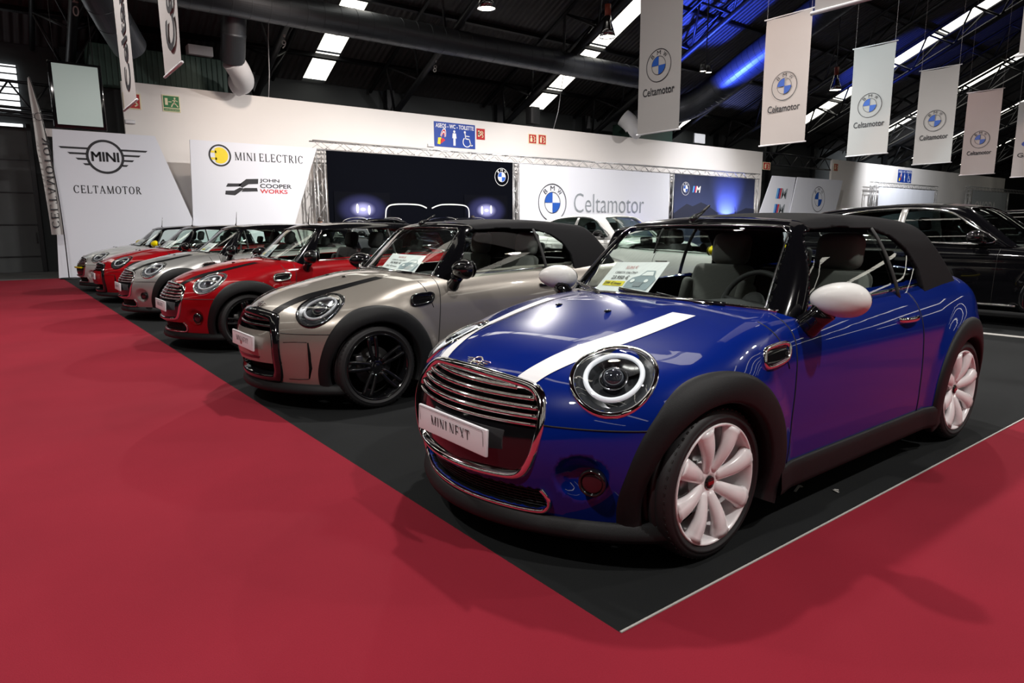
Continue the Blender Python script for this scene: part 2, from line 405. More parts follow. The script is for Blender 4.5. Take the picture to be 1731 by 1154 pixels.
def make_csg(facelift):
    hl = [hl_frame(-1), hl_frame(1)]
    gr = GRILLE_B if facelift else GRILLE
    def cuts(x, y, z):
        ay = np.abs(y); out = []
        r = np.minimum(np.hypot(x - XF, z - ZW), np.hypot(x - XR, z - ZW))
        out.append(np.maximum(r - RW, 0.50 - ay))                                                    # wheel wells
        cab = np.maximum(np.maximum(1.20 + 0.42 * ay ** 2 - x, ay - 0.655), np.maximum(x - 3.36 + 0.3 * ay ** 2, 0.42 - z))
        out.append(smax(cab, ay - 0.70 + 0.35 * (z - 0.9), 0.02))                                    # open cabin
        fx = nose_x(np.clip(z, 0.05, 0.9)) + plan_f(ay)
        out.append(np.maximum(sd_poly(y, z, gr) + 0.012, x - fx - 0.075))                             # grille opening
        if not facelift: out.append(np.maximum(sd_poly(y, z, INTAKE) + 0.006, x - fx - 0.07))
        h = np.full(x.shape, 1e9)
        for c, n, up, sd in hl:
            dx, dy, dz = x - c.x, y - c.y, z - c.z
            a = dx * up.x + dy * up.y + dz * up.z; b = dx * sd.x + dy * sd.y + dz * sd.z; d = dx * n.x + dy * n.y + dz * n.z
            e = (np.sqrt((a / HLA) ** 2 + (b / HLB) ** 2) - 1) * 0.115
            h = np.minimum(h, np.maximum(e, -0.055 - d))
        out.append(h)
        if not facelift:                                                                              # fog lamp hollows
            p = FOG; d = np.sqrt((x - p[0]) ** 2 + ((ay - p[1]) / 1.25) ** 2 + ((z - p[2]) / 1.0) ** 2) - 0.10
            out.append(d)
        return out
    def f(x, y, z):
        v = fB(x, y, z)
        cs = cuts(x, y, z)
        for c in (cs if facelift else cs[:-1]): v = np.maximum(v, -c)
        if not facelift: v = smax(v, -cs[-1], 0.035)
        return v
    return f, cuts
_fg = front_x(0.62, 0.385)[0]; FOG = (_fg[0] - 0.055, 0.635, 0.375)

HOODLINE = 0.578
def door_x0(z): return 1.285 + 0.10 * max(0, z - 0.55)
def build_body(facelift):
    """returns dict part -> (verts, faces, normals, material index)"""
    f, cuts = make_csg(facelift)
    P, Q = surface_net(f, (-0.02, -0.92, 0.10), (3.98, 0.92, 1.13), 0.0165)
    bm = bmesh.new()
    vs = [bm.verts.new(p) for p in P]
    for q in Q:
        try: bm.faces.new([vs[i] for i in q])
        except ValueError: pass
    bm.normal_update()
    def cut(co, no, test):
        fs = [q for q in bm.faces if test(q.calc_center_median())]
        g = list({v for q in fs for v in q.verts}) + list({e for q in fs for e in q.edges}) + fs
        bmesh.ops.bisect_plane(bm, geom=g, dist=1e-5, plane_co=co, plane_no=no)
    cut((0, 0, HOODLINE), (0, 0, 1), lambda c: c.x < 0.9 and abs(c.z - HOODLINE) < 0.06)
    dn = Vector((1, 0, -0.10)).normalized()
    cut((1.285, 0, 0.55), dn, lambda c: abs(c.y) > 0.6 and abs(c.x - 1.3) < 0.12 and c.z > 0.2)
    cut((2.62, 0, 0.5), (1, 0, 0.03), lambda c: abs(c.y) > 0.6 and abs(c.x - 2.62) < 0.12 and c.z > 0.2)
    cut((0, 0, 0.27), (0, 0, 1), lambda c: 1.1 < c.x < 2.8 and abs(c.z - 0.27) < 0.06)
    hn = Vector((1, 0, 0.32)).normalized()
    cut((1.215, 0, 0.80), hn, lambda c: 0.85 < c.x < 1.5 and c.z > 0.45)
    cut((3.66, 0, 0.8), (1, 0, 0), lambda c: abs(c.x - 3.66) < 0.06 and c.z > 0.5)
    cut((0, 0, 0.60), (0, 0, 1), lambda c: c.x > 3.4 and abs(c.z - 0.60) < 0.05)
    bm.normal_update(); bm.verts.index_update()
    Fc = list(bm.faces); C = np.array([q.calc_center_median() for q in Fc]); N = np.array([q.normal for q in Fc])
    fb = fB(C[:, 0], C[:, 1], C[:, 2]); dark = fb < -0.012
    fog = None
    if not facelift:
        cs = cuts(C[:, 0], C[:, 1], C[:, 2]); fog = np.abs(cs[-1]) < 0.035; dark = dark & ~fog
        g = np.abs(sd_poly(C[:, 1], C[:, 2], GRILLE)) < 0
    x, y, z = C.T; ay = np.abs(y)
    key = np.full(len(C), 0)
    names = ['body_shell', 'hood', 'front_bumper', 'door', 'door', 'boot_lid']
    hoodside = (x - 1.215) * hn.x + (z - 0.80) * hn.z < 0
    key[(z > HOODLINE) & hoodside & (N[:, 2] > -0.3) & ~(dark & (ay < 0.45))] = 1
    key[(z <= HOODLINE) & (x < 0.62)] = 2
    dr = (ay > 0.62) & ((x - 1.285) * dn.x + (z - 0.55) * dn.z > 0) & ((x - 2.62) + 0.03 * (z - 0.5) < 0) & (z > 0.27) & ~dark & (N[:, 1] * np.sign(y) > 0.1)
    key[dr & (y < 0)] = 3; key[dr & (y > 0)] = 4
    key[(x > 3.66) & (z > 0.60) & (ay < 0.55)] = 5
    V = np.array([v.co for v in bm.verts]); NV = grad(fB, V); NV /= np.maximum(np.linalg.norm(NV, axis=1, keepdims=True), 1e-6)
    vn = np.array([v.normal for v in bm.verts]); fv = fB(V[:, 0], V[:, 1], V[:, 2])
    NV = np.where((np.abs(fv) < 0.004)[:, None], NV, vn)
    out = {}
    for k in range(6):
        sel = np.where(key == k)[0]; mp = {}; vv = []; ff = []; mi = []
        for i in sel:
            q = []
            for v in Fc[i].verts:
                if v.index not in mp: mp[v.index] = len(vv); vv.append(v.index)
                q.append(mp[v.index])
            ff.append(q); mi.append(1 if dark[i] else 0)
        out[k] = (names[k], V[vv], ff, NV[vv], mi)
    bm.free(); return out

# ------------------------------------------------------------------ the small car: upper part
wind_c = spl([0.90, 1.40], [0.52, 0.28])
yg = spl([0.85, 0.97, 1.10, 1.22, 1.34, 1.45], [0.775, 0.748, 0.705, 0.650, 0.572, 0.49])
roof_c = spl([1.4, 1.66, 1.9, 2.2, 2.6, 3.0, 3.3, 3.6, 3.9], [1.27, 1.362, 1.392, 1.408, 1.410, 1.395, 1.365, 1.325, 1.27])
roof_s = spl([1.4, 1.66, 1.9, 2.2, 2.6, 2.9, 3.1, 3.25, 3.6], [1.29, 1.362, 1.386, 1.402, 1.402, 1.385, 1.365, 1.335, 1.22])
def xw(y, z):
    ay = np.abs(y); return 1.155 + (z - 0.955) * 1.25 + wind_c(z) * ay ** 2
def make_G(soft):
    rz = roof_s if soft else roof_c
    def G(x, y, z):
        ay = np.abs(y)
        gw = (xw(y, z) - x) / 1.6
        gr = z - rz(x) + 0.10 * ay ** 2
        gs = (ay - yg(z) + (0.05 * sstep((x - 2.6) / 1.0))) / 1.06
        if soft: gt = (x - (3.20 + (1.36 - z) * 0.86) + 0.22 * ay ** 2) / 1.35
        else: gt = (x - (3.70 + (1.30 - z) * 0.36) + 0.25 * ay ** 2) / 1.08
        f = smax(gw, gr, 0.05); f = smax(f, gs, 0.07); return smax(f, gt, 0.08 if not soft else 0.05)
    return G
G_soft, G_hard = make_G(True), make_G(False)
# side openings seen from the side (x, z)
WIN_SOFT = [(1.49, 0.90), (1.545, 0.97), (1.70, 1.24), (1.745, 1.287), (1.81, 1.306), (2.1, 1.318), (2.45, 1.306), (2.62, 1.262), (2.74, 1.18), (2.80, 1.08), (2.82, 0.90)]
WIN_HARD = [(1.49, 0.90), (1.545, 0.97), (1.70, 1.24), (1.745, 1.292), (1.81, 1.312), (2.1, 1.325), (2.7, 1.325), (3.20, 1.300), (3.38, 1.255), (3.47, 0.93)]
WSC = [(-0.66, 0.88), (-0.642, 0.95), (-0.553, 1.27), (-0.53, 1.305), (-0.48, 1.318), (0, 1.332), (0.48, 1.318), (0.53, 1.305), (0.553, 1.27), (0.642, 0.95), (0.66, 0.88)]
RWIN_S = [(-0.45, 1.10), (-0.40, 1.28), (0.40, 1.28), (0.45, 1.10)]
RWIN_H = [(-0.54, 1.02), (-0.50, 1.26), (0.50, 1.26), (0.54, 1.02)]
def belt_T(x): return 0.90 + 0.035 * (x - 1.0)
def build_shell(soft):
    G = G_soft if soft else G_hard; win = WIN_SOFT if soft else WIN_HARD; rw = RWIN_S if soft else RWIN_H
    th = 0.030
    def f(x, y, z):
        ay = np.abs(y); g = G(x, y, z); v = np.maximum(g, -(g + th)); v = np.maximum(v, 0.895 - z)
        v = np.maximum(v, -np.maximum(sd_poly(x, z, win), 0.33 - ay))
        v = np.maximum(v, -np.maximum(sd_poly(y, z, WSC), x - xw(y, z) - 0.09))
        v = np.maximum(v, -np.maximum(sd_poly(y, z, rw), 3.15 - x))
        return v
    P, Q = surface_net(f, (1.05, -0.80, 0.865), (3.95, 0.80, 1.45), 0.0125, newton=2)
    g = grad(G, P); g /= np.linalg.norm(g, axis=1, keepdims=True); gv = G(P[:, 0], P[:, 1], P[:, 2])
    return P, Q, g, gv
def pane_grid(G, poly, nu, nv, axis, s=1, inset=0.008):
    """poly: function (u,v)->(a,b) ; axis 'side' (x,z), 'front'/'rear' (y,z)"""
    A = np.array([[poly(i / (nu - 1), j / (nv - 1)) for j in range(nv)] for i in range(nu)], float).reshape(-1, 2)
    z = np.zeros(len(A))
    if axis == 'side': P = root(G, np.stack([A[:, 0], z + s * 1.0, A[:, 1]], 1), (0, -s, 0), 0, 0.9)
    elif axis == 'front': P = root(G, np.stack([z + 0.8, A[:, 0], A[:, 1]], 1), (1, 0, 0), 0, 1.4)
    else: P = root(G, np.stack([z + 4.1, A[:, 0], A[:, 1]], 1), (-1, 0, 0), 0, 1.4)
    g = grad(G, P); g /= np.linalg.norm(g, axis=1, keepdims=True)
    return (P - g * inset).reshape(nu, nv, 3)
# ------------------------------------------------------------------ the small car: assembling one
RY = Matrix.Rotation(PI / 2, 3, 'X')       # turns a lathe's axis from z to -y
_cache = {}
def cpart(key, name, m, parent, build):
    """part whose mesh is shared between cars; build() -> MB, once"""
    k = (key, m.name)
    if k not in _cache:
        any_ = [v for (kk, _), v in _cache.items() if kk == key]
        if any_: me = any_[0].copy(); me.materials[0] = m
        else:
            r = build()
            if isinstance(r, MB): me = bpy.data.meshes.new(name); me.from_pydata(r.v, [], r.f); me.polygons.foreach_set('use_smooth', np.array(r.sm, bool))
            else:
                V, F = r; me = bpy.data.meshes.new(name); me.from_pydata([tuple(map(float, p)) for p in V], [], [tuple(map(int, q)) for q in F]); me.polygons.foreach_set('use_smooth', np.full(len(F), True))
            me.materials.append(m); me.update()
        _cache[k] = me
    return link(bpy.data.objects.new(name, _cache[k]), parent)
def gridVF(P):
    a, b = P.shape[:2]; idx = lambda i, j: i * b + j
    return P.reshape(-1, 3), [(idx(i, j), idx(i + 1, j), idx(i + 1, j + 1), idx(i, j + 1)) for i in range(a - 1) for j in range(b - 1)]

def arch_trim(xc, s):
    prof = [(0.337, -0.10), (0.337, 0.004), (0.342, 0.012), (0.352, 0.016), (0.40, 0.018), (0.440, 0.015), (0.456, 0.010), (0.460, 0.002), (0.460, -0.02)]
    th = np.radians(np.linspace(-24, 204, 77)); out = []; fr = 1 - 0.42 * sstep((np.degrees(th) - 105) / 70) if xc < 2 else 1 - 0.42 * sstep((75 - np.degrees(th)) / 70)
    for r, o in prof:
        r = 0.337 + (r - 0.337) * fr
        x = xc + r * np.cos(th); z = ZW + r * np.sin(th)
        rr = np.maximum(r, 0.352); xs = xc + rr * np.cos(th); zs = np.maximum(ZW + rr * np.sin(th), 0.20)
        P = side_p(np.maximum(xs, 0.0), zs, s); n = nrm(P)
        yy = P[:, 1] + s * o
        out.append(np.stack([x, yy, z], 1))
    V, F = gridVF(np.array(out))
    return V, F
def sill(s):
    x = np.linspace(1.185, 2.84, 40); prof = [(0.290, -0.02), (0.290, 0.006), (0.283, 0.014), (0.25, 0.020), (0.19, 0.026), (0.165, 0.020), (0.155, 0.0), (0.155, -0.12)]
    out = []
    for z, o in prof:
        P = side_p(x, max(z, 0.24), s); out.append(np.stack([x, P[:, 1] + s * o, np.full_like(x, z)], 1))
    return gridVF(np.array(out))
def front_lip():
    t = np.linspace(-1, 1, 61); y = 0.795 * np.sin(t * PI / 2) ; prof = [(0.205, -0.03), (0.200, 0.004), (0.188, 0.012), (0.168, 0.026), (0.146, 0.030), (0.128, 0.022), (0.120, -0.01), (0.120, -0.12)]
    out = []
    P0 = front_x(y, 0.215)
    for z, o in prof:
        n = nrm(P0).copy(); n[:, 2] = 0; n /= np.linalg.norm(n, axis=1, keepdims=True)
        P = P0 + n * o; P[:, 2] = z; out.append(P)
    return gridVF(np.array(out))
def rear_lip():
    t = np.linspace(-1, 1, 41); y = 0.78 * np.sin(t * PI / 2); prof = [(0.36, -0.03), (0.355, 0.006), (0.30, 0.012), (0.2, 0.014), (0.165, 0.0), (0.165, -0.15)]; out = []
    P0 = root(fB, np.stack([np.full_like(y, 4.2), y, np.full_like(y, 0.34)], 1), (-1, 0, 0), 0, 1.2)
    for z, o in prof:
        n = nrm(P0).copy(); n[:, 2] = 0; n /= np.linalg.norm(n, axis=1, keepdims=True)
        P = P0 + n * o; P[:, 2] = z; out.append(P)
    return gridVF(np.array(out))

def hl_map(s, k, ang, off):
    """points on an oval of scale k round the headlamp centre, off above the bodywork"""
    c, n, up, sd = hl_frame(s); O = []
    for a in ang: O.append(c + up * (HLA * k * math.cos(a)) + sd * (HLB * k * math.sin(a)) + n * 0.16)
    P = root(fB, np.array([tuple(p) for p in O]), tuple(-n), 0, 0.5)
    return P + np.array(n) * off
ANG = np.linspace(0, 2 * PI, 49)[:-1]
def oval_strip(s, spec):
    P = np.array([hl_map(s, k, ANG, o) for k, o in spec]); a, b = P.shape[:2]
    F = [(i * b + j, i * b + (j + 1) % b, (i + 1) * b + (j + 1) % b, (i + 1) * b + j) for i in range(a - 1) for j in range(b)]
    if s < 0: F = [q[::-1] for q in F]
    return P.reshape(-1, 3), F
def hl_dome(s):
    spec = [(1.04, 0.003), (0.97, 0.010), (0.9, 0.016), (0.75, 0.020), (0.5, 0.022), (0.25, 0.023), (0.02, 0.023)]
    return oval_strip(s, spec)
def hl_bowl(s): return oval_strip(s, [(1.04, 0.002), (0.98, -0.004), (0.86, -0.018), (0.60, -0.040), (0.3, -0.05), (0.02, -0.052)])
def hl_upper(s):
    """bright reflector blade across the upper part of the lamp"""
    rows = []
    for k, o in [(0.66, -0.012), (0.50, -0.024), (0.34, -0.030)]:
        rows.append(hl_map(s, k, np.linspace(-1.15, 1.15, 17), o))
    V, F = gridVF(np.array(rows)); return V, F
def hl_point(s, a, b, off):
    c, n, up, sd = hl_frame(s)
    P = root(fB, [tuple(c + up * a + sd * b + n * 0.16)], tuple(-n), 0, 0.5)[0]
    return Vector(P) + n * off
def loop_on_front(pts, off, per=5):
    L = smooth_loop(pts, per); P = front_x(L[:, 0], L[:, 1]); n = nrm(P); return P + n * off, n
def ringband(parts_):
    """closed strip through several equally long closed loops"""
    P = np.array(parts_); a, b = P.shape[:2]
    F = [(i * b + j, i * b + (j + 1) % b, (i + 1) * b + (j + 1) % b, (i + 1) * b + j) for i in range(a - 1) for j in range(b)]
    return P.reshape(-1, 3), F
def scaled(pts, dy, dz):
    P = np.array(pts, float); c = np.array([0, (P[:, 1].min() + P[:, 1].max()) / 2]); e = (P.max(0) - P.min(0)) / 2
    return (P - c) * (1 + np.array([dy, dz]) / e) + c
def frame_band(pts, w, h=0.016, depth=0.05):
    """raised band of width w round an outline on the nose"""
    loops = []
    for d, o in [(0.006, -0.015), (0.004, 0.004), (-0.004, h * 0.8), (-w * 0.5, h), (-w + 0.006, h * 0.8), (-w, 0.004), (-w - 0.004, -depth)]:
        L = smooth_loop(scaled(pts, d, d), 6); P = front_x(L[:, 0], L[:, 1]); n = nrm(P); loops.append(P + n * o)
    return ringband(loops)
def front_panel(pts, off, z0=None, z1=None, ny=34, nz=14, shrink=0.0):
    """patch of the nose inside an outline, between two heights, sunk by off"""
    L = smooth_loop(scaled(pts, -shrink, -shrink), 8); lo = L[:, 1].min() if z0 is None else z0; hi = L[:, 1].max() if z1 is None else z1
    rows = []
    for z in np.linspace(lo + 1e-3, hi - 1e-3, nz):
        w = 0
        for i in range(len(L)):
            a, b = L[i - 1], L[i]
            if (a[1] - z) * (b[1] - z) <= 0 and abs(a[1] - b[1]) > 1e-9: w = max(w, abs(a[0] + (b[0] - a[0]) * (z - a[1]) / (b[1] - a[1])))
        y = np.linspace(-w, w, ny); P = front_x(y, z); P[:, 0] += off; rows.append(P)
    return gridVF(np.array(rows)[:, ::-1])
def slat(pts, z, r, off, shrink=0.03, flat=(1, 1.2)):
    L = smooth_loop(scaled(pts, -shrink, -shrink), 8); w = 0
    for i in range(len(L)):
        a, b = L[i - 1], L[i]
        if (a[1] - z) * (b[1] - z) <= 0 and abs(a[1] - b[1]) > 1e-9: w = max(w, abs(a[0] + (b[0] - a[0]) * (z - a[1]) / (b[1] - a[1])))
    y = np.linspace(-w, w, 37); P = front_x(y, z); P[:, 0] += off
    return MB().tube(P, r, 10, flat=flat, up=(0, 0, 1))

def hood_point(x, y, off=0.003):
    """on the hood or nose, found along a slanting line"""
    x = np.atleast_1d(x); y = np.atleast_1d(y) + 0 * x
    O = np.stack([x - 0.75, y, np.full_like(x, 0.82) + 1.0], 1); P = root(fB, O, (0.6, 0, -0.8), 0.4, 2.2, 80)
    return P + nrm(P) * off
def stripe(s, yi0, yo0, yi1, yo1, x1=1.135):
    t = np.linspace(0, 1, 40); rows = []
    for k in np.linspace(0, 1, 7):
        y0 = yi0 + (yo0 - yi0) * k; y1 = yi1 + (yo1 - yi1) * k
        xs0 = 0.028 + 0.62 * y0 ** 2; xs1 = x1 + 0.25 * y1 ** 2 - 0.09
        y = s * (y0 + (y1 - y0) * np.sin(t * PI / 2) ** 1.0 * 1.0)
        rows.append(hood_point(xs0 + (xs1 - xs0) * t, y))
    P = np.array(rows)
    if s > 0: P = P[::-1]
    return gridVF(P)

def gap_line(k, s):
    r = 0.0035
    if k == 0: z = np.linspace(0.285, 0.935, 26); P = side_p(1.285 + 0.10 * (z - 0.55), z, s)
    elif k == 1: z = np.linspace(0.285, 0.975, 26); P = side_p(2.62 - 0.03 * (z - 0.5), z, s)
    elif k == 2: z = np.linspace(0.72, 0.915, 12); P = side_p(1.215 - 0.32 * (z - 0.80), z, s)
    else: y = np.linspace(0.465, 0.80, 16); P = front_x(s * y, HOODLINE)
    return MB().tube(P, r, 5)
def washer_jet(y): return MB().sphere(hood_point(0.90, y, 0.004)[0], (0.022, 0.013, 0.006), 12, 8)
def belt_chrome(soft):
    G = G_soft if soft else G_hard; th = np.linspace(-1, 1, 121); pts = []
    # follow the foot of the glass round the windscreen and along the doors
    yy = np.concatenate([np.linspace(-0.715, -0.69, 2), np.linspace(-0.66, 0.66, 31), np.linspace(0.69, 0.715, 2)])
    fr = []
    for y in np.linspace(-0.68, 0.68, 33):
        x = 1.145 + 0.50 * y * y - 0.012; P = top_p(x, y)[0]; fr.append((P[0], P[1], P[2] + 0.004))
    def side(s):
        xs = np.linspace(1.52, 3.40, 30); zs = 0.948 + 0.022 * (xs - 1.5) + 0.004 * (xs - 1.5) ** 2
        P = side_p(xs, zs, s); return [(p[0], p[1] + s * 0.003, p[2]) for p in P]
    L, Rr = side(-1), side(1)
    def bridge(a, b_):
        a, b_ = np.array(a), np.array(b_); m = [(a * (1 - t) + b_ * t) for t in (0.33, 0.66)]
        return [tuple(q) for q in m]
    tail = []
    for y in np.linspace(-0.60, 0.60, 15):
        P = top_p(3.50 - 0.25 * y * y, y)[0]; tail.append((P[0], P[1], P[2] + 0.004))
    path = L[::-1] + bridge(L[0], fr[0]) + fr + bridge(fr[-1], Rr[0]) + Rr
    if soft: path = path + tail[::-1]
    b = MB(); b.tube(path, 0.011, 8, closed=soft); return b

def wheel_parts(kind, parent, key):
    """parent sits at the hub, local -y is the outside"""
    T = [(0.246, -0.088), (0.262, -0.100), (0.285, -0.101), (0.300, -0.094), (0.308, -0.082), (0.312, -0.062)]
    T += [(0.312, -0.040), (0.304, -0.037), (0.304, -0.031), (0.312, -0.028), (0.312, -0.003), (0.304, 0.0), (0.304, 0.006), (0.312, 0.009), (0.312, 0.034), (0.304, 0.037), (0.304, 0.043), (0.312, 0.046)]
    T += [(0.312, 0.062), (0.308, 0.082), (0.300, 0.094), (0.285, 0.101), (0.278, 0.101), (0.276, 0.1035), (0.268, 0.1035), (0.266, 0.100), (0.256, 0.098), (0.248, 0.090)]
    def tread():
        b = MB().lathe(T, rot=RY, seg=72)
        return b
    t = cpart('tyre', 'tyre', M['tyre'], parent, tread)
    def blocks():
        b = MB()
        for k in range(60):
            a = 2 * PI * k / 60
            for s in (-1, 1):
                c = Vector((math.cos(a) * 0.3065, s * 0.074, math.sin(a) * 0.3065))
                b.box(c, (0.012, 0.030, 0.0045), Matrix.Rotation(-a + PI / 2, 3, 'Y') @ Matrix.Rotation(0.12, 3, 'X'))
        return b
    cpart('tread_blocks', 'tread_pattern', M['rubber_seal'], t, blocks)
    rm = {'white': M['white_rim'], 'black': M['black_rim'], 'silver': M['silver_rim']}[kind]
    rim = cpart('rim', 'rim', rm, parent, lambda: MB().lathe([(0.251, 0.092), (0.250, 0.098), (0.245, 0.0995), (0.240, 0.097), (0.234, 0.080), (0.228, 0.055), (0.220, 0.0), (0.222, -0.06), (0.240, -0.09)], rot=RY, seg=64))
    def spokes_w():
        b = MB()
        for k in range(8):
            a = 2 * PI * k / 8 + 0.28; d = Vector((math.cos(a), 0, math.sin(a))); pts = []; rs = []; n = 12
            for i in range(n):
                q = i / (n - 1); r = 0.045 + q * 0.190; y = -(0.052 + 0.022 * math.sin(q * PI * 0.85) + 0.012 * q)
                pts.append(d * r + Vector((0, y, 0))); rs.append(0.024 + 0.025 * q ** 1.2 + (0.006 if q > 0.93 else 0))
            b.tube(pts, rs, 12, flat=(1.0, 0.62), up=tuple(d.cross(Vector((0, 1, 0)))))
        b.lathe([(0.0, 0.060), (0.03, 0.062), (0.035, 0.066), (0.058, 0.064), (0.072, 0.052), (0.078, 0.03), (0.078, 0.0)], rot=RY, seg=40)
        return b
    def spokes_b():
        b = MB()
        for k in range(5):
            for dl in (-0.16, 0.16):
                a = 2 * PI * k / 5 + 0.5; pts = []
                for q in np.linspace(0, 1, 8):
                    r = 0.05 + 0.186 * q; aa = a + dl * (1.0 - 0.25 * q) * (1.6 - 0.6 * q); y = -(0.062 + 0.02 * q)
                    pts.append((math.cos(aa) * r, y, math.sin(aa) * r))
                b.tube(pts, [0.016] * 8, 8, flat=(1.0, 0.9), up=(math.sin(a), 0, -math.cos(a)))
            a = 2 * PI * k / 5 + 0.5
            b.box((math.cos(a) * 0.205, -0.070, math.sin(a) * 0.205), (0.06, 0.02, 0.075), Matrix.Rotation(-a, 3, 'Y'), 0.004)
        b.lathe([(0.0, 0.070), (0.035, 0.072), (0.06, 0.066), (0.075, 0.04), (0.075, 0.0)], rot=RY, seg=40)
        return b
    cpart('spokes_' + ('w' if kind == 'white' else 'b'), 'spokes', rm, rim, spokes_w if kind == 'white' else spokes_b)
    cpart('hub_cap', 'hub_cap', M['gloss_black'], parent, lambda: MB().lathe([(0, 0.073), (0.022, 0.0725), (0.027, 0.070), (0.028, 0.06)], rot=RY, seg=28))
    if kind == 'white': part(cpart('hub_mark', 'hub_emblem', M['red_plastic'], parent, lambda: MB().box((0, -0.0735, 0), (0.036, 0.002, 0.014))), 'red emblem bar on hub cap')
    def valve(): return MB().bar((0.05, -0.075, -0.226), (0.045, -0.092, -0.212), 0.005)
    cpart('valve', 'valve', M['rubber_seal'], parent, valve)
    cpart('brake_disc', 'brake_disc', M['brake'], parent, lambda: MB().lathe([(0.03, 0.02), (0.09, 0.02), (0.09, 0.005), (0.145, 0.005), (0.145, -0.02), (0.03, -0.02)], rot=RY, seg=40))
    cpart('caliper', 'brake_caliper', M['brake'], parent, lambda: MB().box((-0.125, -0.005, 0.03), (0.06, 0.07, 0.13), None, 0.012))

def seat_mesh(front=True):
    b = MB(); tl = Matrix.Rotation(0.36, 3, 'Y')
    b.box((0, 0, 0.50), (0.50, 0.50, 0.15), Matrix.Rotation(-0.12, 3, 'Y'), 0.06)
    b.box((0.31, 0, 0.80), (0.12, 0.46, 0.58), tl, 0.055)
    for s in (-1, 1):
        b.box((0.27, s * 0.22, 0.76), (0.15, 0.08, 0.44), tl, 0.035); b.box((0.0, s * 0.235, 0.53), (0.46, 0.07, 0.16), Matrix.Rotation(-0.12, 3, 'Y'), 0.03)
    return b
def interior(root_, seats):
    # dash, wheel, seats
    def dash():
        rows = []
        for y in np.linspace(-0.66, 0.66, 31):
            bx = 1.19 + 0.46 * y * y; hump = 0.030 * math.exp(-((y + 0.36) / 0.17) ** 2)
            rows.append([(bx, y, 0.915), (bx + 0.10, y, 0.930), (bx + 0.27, y, 0.935 + hump), (bx + 0.36, y, 0.915 + hump), (bx + 0.39, y, 0.86), (bx + 0.36, y, 0.75), (bx + 0.30, y, 0.60), (bx + 0.28, y, 0.45)])
        return gridVF(np.array(rows))
    cpart('dash', 'dashboard', M['interior'], root_, dash)
    def sw():
        b = MB(); R = Matrix.Rotation(-1.15, 3, 'Y'); c = Vector((1.67, -0.37, 0.925)); ring = []
        for k in range(32):
            a = 2 * PI * k / 32; ring.append(c + R @ Vector((math.cos(a) * 0.178, math.sin(a) * 0.178, 0)))
        b.tube(ring, 0.015, 8, closed=True)
        b.sphere(c + R @ Vector((0, 0, 0.0)), (0.07, 0.07, 0.03), 16, 10, R)
        for a in (0.15, PI - 0.15, -PI / 2): b.bar(c, c + R @ Vector((math.sin(a) * 0.17, math.cos(a) * 0.17, 0)), 0.014)
        b.bar(c, c + Vector((-0.25, 0, -0.10)), 0.03)
        return b
    cpart('steering_wheel', 'steering_wheel', M['interior'], root_, sw)
    for y in (-0.37, 0.37):
        def st(y=y):
            b = seat_mesh(); b.v = [(v[0] + 2.08, v[1] + y, v[2]) for v in b.v]; return b
        o = cpart('seat%s' % (y > 0), 'seat', seats, root_, st)
        def hr(y=y): return MB().box((2.55, y, 1.175), (0.115, 0.275, 0.215), Matrix.Rotation(0.20, 3, 'Y'), 0.056)
        cpart('headrest%s' % (y > 0), 'headrest', seats, o, hr)
        def posts(y=y):
            b = MB()
            for d in (-0.06, 0.06): b.bar((2.50, y + d, 1.00), (2.54, y + d, 1.12), 0.007)
            return b
        cpart('posts%s' % (y > 0), 'headrest_posts', M['chrome'], o, posts)
    def bench():
        b = MB(); b.box((2.86, 0, 0.52), (0.46, 1.10, 0.16), None, 0.05); b.box((3.13, 0, 0.78), (0.12, 1.10, 0.50), Matrix.Rotation(0.3, 3, 'Y'), 0.05); return b
    o = cpart('bench', 'rear_bench', M['seat_dark'], root_, bench)
    for y in (-0.28, 0.28):
        def hb(y=y): return MB().box((3.20, y, 1.10), (0.08, 0.24, 0.14), Matrix.Rotation(0.2, 3, 'Y'), 0.035)
        cpart('rear_headrest%s' % (y > 0), 'headrest', M['seat_dark'], o, hb)

def mirror(root_, s, cap, key):
    def capm():
        b = MB(); bm = bmesh.new(); bmesh.ops.create_uvsphere(bm, u_segments=32, v_segments=20, radius=1)
        for v in bm.verts:
            p = v.co; x, y, z = p
            x = max(x, -1) if x < 0 else x * 0.62
            w = 1.0 - 0.14 * y
            v.co = Vector((x * 0.098, y * 0.143, z * 0.077 * w))
        return b.bm(bm, (1.475, s * 0.925, 1.008), Matrix.Rotation(s * 0.22, 3, 'Z') @ Matrix.Rotation(0.03 * s, 3, 'X'))
    o = cpart('mirror_cap%d' % s, 'wing_mirror', cap, root_, capm)
    def foot():
        b = MB(); b.tube([(1.455, s * 0.77, 0.865), (1.452, s * 0.80, 0.885), (1.45, s * 0.84, 0.925), (1.45, s * 0.87, 0.96)], [0.062, 0.058, 0.05, 0.058], 14, flat=(1.0, 0.85)); return b
    cpart('mirror_foot%d' % s, 'mirror_foot', M['gloss_black'], o, foot)
    def glass(): return MB().sphere((1.532, s * 0.935, 1.008), (0.008, 0.112, 0.066), 24, 12, Matrix.Rotation(s * 0.22, 3, 'Z'))
    cpart('mirror_glass%d' % s, 'mirror_glass', M['dark_chrome'], o, glass)

